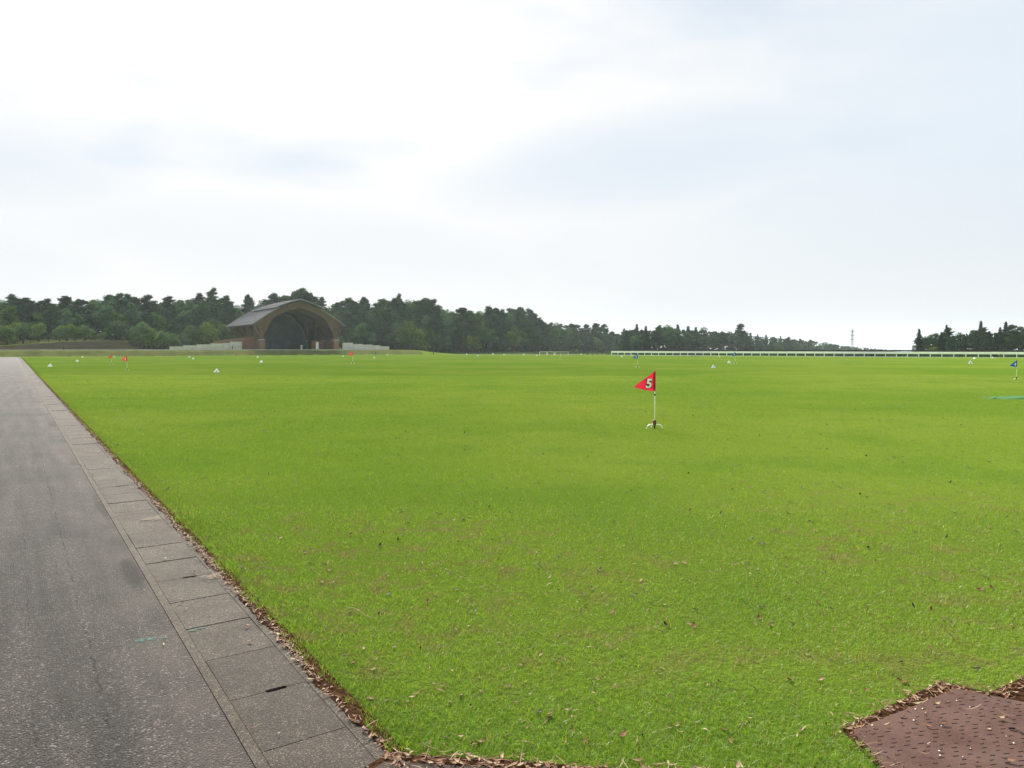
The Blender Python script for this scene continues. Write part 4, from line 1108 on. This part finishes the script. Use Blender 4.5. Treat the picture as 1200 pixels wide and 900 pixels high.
def pine(seed, H=14.0, spread=3.0, low=0.34):
    r = np.random.default_rng(seed); T_ = Tree()
    lx, ly = r.normal(0, 0.5, 2); pts = []; rad = []
    for k in range(9):
        f = k / 8; pts.append((lx * f ** 1.5 + 0.25 * math.sin(f * 5 + seed), ly * f ** 1.5 + 0.2 * math.cos(f * 4 + seed), H * 0.97 * f - 0.3 * (k == 0))); rad.append(0.22 * (1 - f) ** 0.8 + 0.03)
    T_.wood.tube(pts, rad, 7)
    def axis_at(f):
        i = min(7, int(f * 8)); q = f * 8 - i; return np.array(pts[i]) * (1 - q) + np.array(pts[i + 1]) * q
    nl = 13
    for i in range(nl):
        f = low + (0.98 - low) * (i / (nl - 1)) ** 0.9
        rad_ = spread * (1.02 - (f - low) / (1.0 - low)) ** 0.62 * r.uniform(0.7, 1.2) + 0.12
        nb = r.integers(3, 6) if i < nl - 2 else 3
        for b in range(nb):
            an = r.uniform(0, 2 * np.pi); Lb = rad_ * r.uniform(0.55, 1.15)
            c0 = axis_at(min(f + r.normal(0, 0.015), 0.99)); up = 0.25 + 0.5 * (f - low)
            end = c0 + np.array([math.cos(an) * Lb, math.sin(an) * Lb, up * Lb * r.uniform(0.2, 0.9)])
            mid = (c0 + end) / 2 + np.array([0, 0, -0.12 * Lb])
            T_.wood.tube([c0, mid, end], [0.07, 0.05, 0.02], 5)
            for q in (0.55, 0.8, 1.0):
                cc = c0 * (1 - q) + end * q + r.normal(0, 0.12, 3)
                n = int(r.integers(10, 17)); pr = (0.40 + 0.22 * r.random()) * (1.3 - 0.95 * (f - low) / (1 - low))
                off = r.normal(size=(n, 3)) * np.array([pr, pr, pr * 0.34])
                sh = r.uniform(0.1, 0.9)
                Q = tuft_cards(cc + off, r, 1.0, 5, 0.50, 0.05)
                T_.cards(Q, sh)
                Q = leaf_cards(cc + off[: n // 2] * 0.8, 0.22, np.array([0, 0, 1.0]), 0.5, r=r); T_.cards(Q, sh * 0.5)
    for k in range(9):   # leaders that break the outline
        an = r.uniform(0, 6.3); q = axis_at(r.uniform(0.75, 0.97)) + np.array([math.cos(an), math.sin(an), 0]) * r.uniform(0.0, 0.8)
        C = q + np.array([0, 0, 1.0]) * np.linspace(0, r.uniform(0.5, 1.3), 6)[:, None]
        T_.cards(tuft_cards(C, r, 0.6, 5, 0.40, 0.045), r.uniform(0.2, 0.8))
    return T_.done(M['pine'])
def broad(seed, H=12.0, RX=3.2, low=0.22, leaf=0.22, m='broad', nc=30, per=120):
    r = np.random.default_rng(seed); T_ = Tree()
    th = H * low + 0.8
    T_.wood.tube([(0, 0, -0.3), (0.05, 0.03, th * 0.6), (0.1, -0.05, th), (0.0, 0.1, H * 0.6)], [0.24, 0.2, 0.17, 0.06], 7)
    cz = H * (low + 1) / 2; RZ = H * (1 - low) / 2
    for k in range(nc):
        d = r.normal(size=3); d /= np.linalg.norm(d); rr = r.random() ** 0.4
        cr = r.uniform(0.75, 1.25) * RX * 0.36
        pz = d[2]; tap = 1.0 - 0.25 * max(0, pz)
        c = np.array([d[0] * (RX - cr * 0.6) * rr * tap, d[1] * (RX - cr * 0.6) * rr * tap, cz + d[2] * (RZ - cr * 0.55) * rr])
        if k % 3 == 0:
            T_.wood.tube([(0.05, 0, min(th, c[2] * 0.8)), tuple(c * np.array([0.5, 0.5, 0.85])), tuple(c)], [0.09, 0.06, 0.02], 5)
        dd_ = r.normal(size=(per, 3)); dd_ /= np.linalg.norm(dd_, axis=1, keepdims=True)
        P_ = c + dd_ * (cr * r.uniform(0.55, 1.12, per) * np.array([1, 1, 1])[0])[:, None] * np.array([1, 1, 0.72])
        sh = np.clip(r.uniform(0.15, 0.85) + r.normal(0, 0.12, per), 0, 1)
        T_.cards(leaf_cards(P_, leaf, dd_ + np.array([0, 0, 0.4]), 0.7, r=r), sh)
    return T_.done(M[m])
def cedar(seed, H=12.0, RX=2.3, m='cedar'):
    r = np.random.default_rng(seed); T_ = Tree()
    T_.wood.tube([(0, 0, -0.3), (0, 0, H * 0.5), (0.05, 0.03, H * 0.98)], [0.2, 0.12, 0.03], 7)
    nl = 22
    for i in range(nl):
        f = 0.10 + 0.90 * i / (nl - 1); rad_ = RX * max(0.0, 1 - f) ** 0.85 * r.uniform(0.75, 1.15) + 0.10
        nb = int(5 + 5 * (1 - f))
        for b in range(nb):
            an = r.uniform(0, 2 * np.pi); Lb = rad_ * r.uniform(0.7, 1.15)
            e = np.array([math.cos(an) * Lb, math.sin(an) * Lb, H * f - 0.22 * Lb + r.normal(0, 0.1)]); c0 = np.array([0, 0, H * f])
            if b % 3 == 0: T_.wood.tube([tuple(c0), tuple(e)], [0.035, 0.01], 4)
            n = int(7 + 9 * Lb); q = r.uniform(0.25, 1.0, n)[:, None]
            C = c0 * (1 - q) + e * q + r.normal(0, 0.13, (n, 3))
            sh = r.uniform(0.1, 0.9)
            T_.cards(leaf_cards(C, 0.24, np.array([math.cos(an) * 0.5, math.sin(an) * 0.5, 0.8]), 0.6, r=r), sh)
            T_.cards(tuft_cards(C[::2], r, 0.6, 3, 0.4, 0.05), sh)
    T_.cards(tuft_cards(np.array([[0.05, 0.03, H * 0.965]] * 3), r, 3.0, 4, 0.6, 0.04), 0.5)
    return T_.done(M[m])
PROTO = {'pine': [pine(1, 14, 3.0), pine(2, 14, 3.6, 0.42), pine(3, 14, 2.6, 0.28), pine(4, 14, 3.3, 0.5)],
         'broad': [broad(11), broad(12, 12, 3.6, 0.18), broad(13, 12, 2.9, 0.15), broad(14, 12, 3.4, 0.25)],
         'cedar': [cedar(21, 12, 3.0), cedar(22, 12, 2.6), cedar(23, 12, 3.3)],
         'shrub': [broad(31, 4.0, 2.3, 0.05, 0.16, 'shrub', 16, 110), broad(32, 4.0, 2.7, 0.05, 0.17, 'shrub', 18, 110)]}
PH = {'pine': 14.0, 'broad': 12.0, 'cedar': 12.0, 'shrub': 4.0}
NAME = {'pine': 'pine_tree', 'broad': 'broadleaf_tree', 'cedar': 'cedar_tree', 'shrub': 'shrub'}
WORD = {'pine': 'dark layered pine', 'broad': 'rounded leafy tree', 'cedar': 'pointed dark conifer', 'shrub': 'light green shrub'}
def section(u):
    for lim, t in ((60, 'above the road end'), (200, 'above the brown slope'), (295, 'behind the left panel wall'), (405, 'behind the stage roof'), (475, 'behind the right panel wall'), (560, 'right of the stage'), (640, 'in the middle wood'),
                   (728, 'left of the white rail'), (800, "behind the rail's left end"), (880, 'behind the middle blue flag'), (960, 'in the tapering wood'), (1055, 'near the power pylon')):
        if u < lim: return t
    return 'in the right-hand wood'
UNIQ = {}
ORD = ['leftmost'] + [w_ + ' from left' for w_ in ('second third fourth fifth sixth seventh eighth ninth tenth eleventh twelfth thirteenth fourteenth fifteenth sixteenth seventeenth eighteenth nineteenth twentieth twenty-first twenty-second twenty-third twenty-fourth').split()]
def number_labels():
    for base, lst in UNIQ.items():
        lst.sort(key=lambda q: q[0])
        for k, (u_, o) in enumerate(lst): o['label'] = base if len(lst) == 1 else (f'{ORD[k]} {base}' if k < len(ORD) else base)
def tree(kind, u, Y, vtop, rowword, label=None, wide=1.0, var=None):
    x = X_at(u, Y); z = hz(x, Y); Ht = HC + (HOR - vtop) / F * Y - z
    if Ht < 1.2: Ht = 1.2
    pi = PROTO[kind][var if var is not None else random.randrange(len(PROTO[kind]))]
    sc = Ht / PH[kind]
    r = empty(NAME[kind], (x, Y, z - 0.05), random.uniform(0, 6.3))
    ws = sc ** 0.7 * wide * random.uniform(0.9, 1.15) * (PH[kind] / 14.0 if False else 1.0)
    r.scale = (ws, ws, sc)
    if not label: UNIQ.setdefault(f'{WORD[kind]} {rowword} {section(u)}', []).append((u, r))
    tag(r, label or 'tree', 'shrub' if kind == 'shrub' else 'tree', f'{NAME[kind].replace("_", " ")}s {section(u)}')
    for nm, me in (('crown', pi[0]), ('trunk', pi[1])):
        link(bpy.data.objects.new(nm, me), r)
SKY = [(-80, 346), (0, 347), (50, 349), (100, 349), (130, 346), (165, 350), (200, 350), (230, 349), (250, 346), (275, 353), (300, 352), (325, 347), (350, 343), (370, 349), (400, 354), (430, 352), (450, 352), (470, 348), (495, 352), (515, 357), (530, 363), (555, 360), (575, 364), (600, 362), (618, 365), (632, 374), (645, 377), (670, 381), (700, 382), (727, 387)]
SKY2 = [(728, 384), (745, 380), (760, 382), (780, 377), (800, 381), (825, 383), (850, 386), (865, 385), (880, 390), (905, 393), (930, 395), (960, 399), (985, 404), (1010, 407), (1040, 410.5)]
SKY3 = [(1072, 391), (1090, 391), (1108, 384), (1120, 389), (1135, 384), (1148, 380), (1160, 385), (1177, 380), (1200, 381), (1260, 378)]
def sky_v(tab, u): return float(np.interp(u, [a for a, _ in tab], [b for _, b in tab]))
def depth1(u): return float(np.interp(u, [-100, 0, 110, 180, 240, 300, 420, 480, 560, 640, 727], [182, 194, 206, 214, 236, 262, 268, 258, 262, 330, 400]))
# hero trees that stand out of the skyline
for kd, u, dY, v, wide, var, lb in [
    ('pine', 249, 2, 338, 0.95, 0, 'tall layered pine rising above the wood left of the stage roof'),
    ('pine', 289, 2, 345, 0.7, 2, 'slim pine tip standing up just left of the stage roof'),
    ('pine', 322, 2, 344, 1.0, 1, 'spreading pine left of the stage roof ridge'),
    ('pine', 352, 2, 339, 1.35, 3, 'broad flat-topped pine directly above the stage roof ridge'),
    ('pine', 467, 2, 345, 0.9, 0, 'tall pine peak right of the stage'),
    ('pine', 497, 0, 350, 1.3, 1, 'broad dark pine crown right of the tall peak'),
    ('pine', 612, 0, 361, 1.3, 3, 'wide leaning pine crown at the end of the middle wood'),
    ('pine', 130, 0, 345, 1.1, 1, 'dark pine rising above the brown slope'),
    ('cedar', 1076, 0, 386, 1.0, 0, 'pointed conifer at the left end of the right-hand wood')]:
    tree(kd, u, (depth1(u) if u < 730 else 196) + dY, v, '', lb, wide, var)
random.seed(21)
u = -75.0
while u < 722:     # skyline row
    Y = depth1(u) + random.uniform(-3, 8); kd = 'pine' if random.random() < (0.5 if u < 235 else 0.78) else 'broad'
    tree(kd, u, Y, sky_v(SKY, u) + random.uniform(-3.5, 4) + (3 if kd == 'broad' else -1), 'on the skyline', wide=1.15); u += random.uniform(6.5, 10.5) * 250 / Y
u = -78.0
while u < 640:     # leafy crowns closing the skyline behind the pines
    Y = depth1(u) + random.uniform(9, 15)
    tree('broad', u, Y, sky_v(SKY, u) + random.uniform(0, 5), 'at the back', wide=1.2); u += random.uniform(11, 16) * 250 / Y
u = -70.0
while u < 724:     # middle row
    Y = depth1(u) - random.uniform(6, 14); hv = 409 - (409 - sky_v(SKY, u)) * random.uniform(0.70, 0.96)
    kd = 'broad' if random.random() < 0.58 else ('pine' if random.random() < 0.6 else 'cedar')
    if not (300 < u < 386): tree(kd, u, Y, hv, 'in middle rank'); 
    u += random.uniform(10, 15) * 250 / Y
u = -70.0
while u < 720:     # front row of low trees and shrubs
    Y = depth1(u) - random.uniform(17, 23)
    if 285 < u < 394: u += 10; continue
    hv = 409 - (409 - sky_v(SKY, u)) * random.uniform(0.28, 0.58)
    kd = ('shrub' if random.random() < 0.88 else 'broad') if u < 290 else ('broad' if random.random() < 0.6 else 'shrub' if random.random() < 0.3 else 'cedar')
    tree(kd, u, Y, hv, 'in front rank', wide=0.95 if kd == 'shrub' else 1.0); u += random.uniform(8, 14) * (0.72 if u < 290 else 1.0) * 240 / Y
def depth2(u): return float(np.interp(u, [728, 760, 880, 960, 1050], [262, 268, 400, 560, 760]))
for rowi, (dz, lo, hi, word) in enumerate(((0, 0.9, 1.0, 'on the skyline'), (-12, 0.6, 0.85, 'in front rank'))):
    u = 731.0 + 3 * rowi
    while u < 1050:
        Y = depth2(u) + dz + random.uniform(-4, 4); hv = HOR + 2 - (HOR + 2 - sky_v(SKY2, u)) * random.uniform(lo, hi)
        q = random.random(); kd = 'cedar' if q < 0.26 else ('broad' if q < 0.72 else 'pine')
        tree(kd, u, Y, hv, word, wide=1.15); u += random.uniform(9.5, 15) * 280 / Y
tree('pine', 867, 370, 379, '', 'lone taller pine standing above the wood behind the middle blue flag', 1.1, 1)
for rowi, (Y0, lo, hi, word) in enumerate(((203, 0.88, 1.03, 'on the skyline'), (190, 0.6, 0.85, 'in front rank'))):
    u = 1082.0 + 5 * rowi
    while u < 1290:
        hv = HOR - (HOR - sky_v(SKY3, u)) * random.uniform(lo, hi); q = random.random(); kd = 'cedar' if q < 0.45 else ('broad' if q < 0.8 else 'pine')
        tree(kd, u, Y0 + random.uniform(-4, 4), hv, word, wide=1.05); u += random.uniform(11, 17)
for u, v in ((1108, 381.5), (1148, 377), (1177, 378)):
    tree('cedar', u, 200, v, '', {1108: 'first tall pointed conifer from the left in the right-hand wood', 1148: 'highest pointed conifer in the middle of the right-hand wood', 1177: 'tall pointed conifer near the right edge of the right-hand wood'}[u], 0.9)
tree('shrub', 1093, 175, 405.5, '', 'bright green rounded bush below the left end of the right-hand wood', 0.9, 0)
tree('shrub', 912, 240, 408, '', 'small pale green bush behind the white rail', 0.9, 1)
for k, u in enumerate((668, 676, 692, 703, 713)): tree('shrub', u, 238 + k, 410.3 - (k % 2), 'in the low hedge', None, 0.8)

# dim inside of the wood: foliage and stems that nobody could count
def understory():
    P_ = []; sz = []
    r = np.random.default_rng(5)
    for k in range(26000):
        u = r.uniform(-95, 735); Y = depth1(u) + r.uniform(-8, 22); x = X_at(u, Y); top = HC + (409 - sky_v(SKY, u)) / F * Y
        z0 = hz(x, Y)
        if z0 + 1 > top: continue
        P_.append((x, Y, z0 + (top * 0.80 - z0) * r.random() ** 1.2)); sz.append(0.6)
    for k in range(15000):
        u = r.uniform(400, 735); Y = depth1(u) + r.uniform(-6, 26); x = X_at(u, Y); P_.append((x, Y, hz(x, Y) + 5.5 * r.random())); sz.append(0.75)
    for k in range(9000):
        u = r.uniform(728, 1055); Y = depth2(u) + r.uniform(-6, 25); x = X_at(u, Y); z0 = hz(x, Y); top = HC + (409.5 - sky_v(SKY2, u)) / F * Y
        P_.append((x, Y, z0 + max(1.0, top * 0.80 - z0) * r.random())); sz.append(0.75)
    for k in range(4500):
        u = r.uniform(1074, 1300); Y = 200 + r.uniform(-4, 14); x = X_at(u, Y); top = HC + (409 - sky_v(SKY3, u)) / F * Y
        P_.append((x, Y, top * 0.78 * r.random())); sz.append(0.45)
    Q = leaf_cards(np.array(P_), np.array(sz), np.array([0, -0.5, 0.6]), 0.9, r=r); V_ = Q.reshape(-1, 3)
    me = np_mesh('wood_undergrowth', V_, np.arange(len(V_)).reshape(-1, 4), M['cedar'], {'shade': np.repeat(r.uniform(0, 0.7, len(Q)), 4)})
    tag(link(bpy.data.objects.new('wood_undergrowth', me)), 'dense dark undergrowth filling the wood behind the lawn', 'undergrowth', kind='stuff')
understory()
# strip of longer grass tufts along the foot of the woods and under the rail
def rail_gap_filler():  # dark foliage added behind the rail to stand in for the shaded gap
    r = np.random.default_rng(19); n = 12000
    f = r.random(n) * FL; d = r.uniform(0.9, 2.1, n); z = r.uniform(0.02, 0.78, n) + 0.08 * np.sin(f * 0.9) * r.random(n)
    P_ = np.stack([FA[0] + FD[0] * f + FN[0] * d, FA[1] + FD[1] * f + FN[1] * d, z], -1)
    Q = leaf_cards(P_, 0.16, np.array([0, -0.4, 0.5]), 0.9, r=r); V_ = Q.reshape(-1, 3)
    h = empty('rail_gap_strip', (0, 0, 0)); tag(h, 'dark foliage strip added to fill the shaded gap behind the white rail', 'hedge')
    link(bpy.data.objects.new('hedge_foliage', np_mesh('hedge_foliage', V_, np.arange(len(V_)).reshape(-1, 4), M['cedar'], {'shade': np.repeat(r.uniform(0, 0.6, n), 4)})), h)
    st = MB()
    for k in range(int(FL / 0.8)):
        p = FA + FD * (0.4 + k * 0.8) + FN * 1.5; st.tube([(p[0], p[1], -0.05), (p[0] + 0.05, p[1], 0.6)], [0.03, 0.012], 5)
    st.build('stems', M['bark'], h)['kind'] = 'stuff'
rail_gap_filler()
def rough_tufts():
    r = np.random.default_rng(9); C = []
    for k in range(6500):
        f = r.random(); p_ = FA + FD * FL * f + FN * r.uniform(0.3, 7.5); C.append((p_[0], p_[1], 0.0))
    for k in range(2200):
        u = r.uniform(470, 730); Y = r.uniform(236, 243); C.append((X_at(u, Y), Y, hz(X_at(u, Y), Y)))
    Q = tuft_cards(np.array(C), r, 2.0, 4, 0.75, 0.08); V_ = Q.reshape(-1, 3)
    me = np_mesh('rough_grass', V_, np.arange(len(V_)).reshape(-1, 4), M['broad'], {'shade': np.repeat(r.uniform(0, 0.8, len(Q)), 4)})
    tag(link(bpy.data.objects.new('rough_grass', me)), 'uncut grass tufts behind the rail and below the woods', 'grass', kind='stuff')
rough_tufts()

# power pylon far away
def pylon():
    Y = 1050.0; x = X_at(998, Y); z0 = hz(x, Y); top = HC + (HOR - 385) / F * Y; H = top - z0
    r = empty('power_pylon', (x, Y, z0), 0.5); tag(r, 'grey lattice power pylon rising beyond the low treetops', 'pylon')
    def hw(f): return 2.1 * (1 - f) ** 1.2 + 0.32
    for sx in (-1, 1):
        for sy in (-1, 1):
            MB().tube([(sx * hw(f), sy * hw(f), H * f) for f in np.linspace(0, 0.97, 8)], 0.22, 5).build('leg', M['steel'], r)
    br = MB(); n = 13
    for i in range(n):
        f0, f1 = i / n * 0.97, (i + 1) / n * 0.97
        for ax in (0, 1):
            for s in (-1, 1):
                for d in (-1, 1):
                    p = [d * hw(f0), s * hw(f0)]; q = [-d * hw(f1), s * hw(f1)]
                    if ax: p.reverse(); q.reverse()
                    br.tube([(*p, H * f0), (*q, H * f1)], 0.055, 4)
    br.build('lattice_bracing', M['steel'], r)
    for f, wd in ((0.90, 4.4), (0.77, 5.6), (0.64, 5.0)):
        mb = MB()
        for s in (-1, 1):
            for y in (-1, 1):
                mb.tube([(s * 0.5, y * hw(f), H * f + 0.9), (s * wd, 0, H * f)], 0.24, 4); mb.tube([(s * 0.5, y * hw(f), H * f - 0.2), (s * wd, 0, H * f)], 0.24, 4)
            mb.tube([(s * wd, 0, H * f), (s * wd, 0, H * f - 1.3)], 0.14, 5)
        mb.build('cross_arm', M['steel'], r)
    MB().tube([(0, 0, H * 0.95), (0, 0, H)], [0.3, 0.12], 5).build('peak', M['steel'], r)
pylon()

UNIQ.update(LEAF); UNIQ['dark timber stake in the row left of the white rail end'] = [(o.location.x, o) for o in col.objects if o.name.split('.')[0] == 'stake']
number_labels()
# ------------------------------------------------------------------ haze: the damp summer air, one even box round everything
hm, ht, ho = mat('damp_air')
pv = ht.n('ShaderNodeVolumePrincipled', ins={'Color': (0.82, 0.92, 1.0, 1), 'Density': 0.00014, 'Anisotropy': 0.3})
ht.t.links.new(pv.outputs[0], ho.inputs['Volume'])
hb = MB().box((0, 600, 22), (5600, 5200, 84)).build('haze', hm); tag(hb, 'pale summer haze in the air over the field', 'haze', kind='stuff')
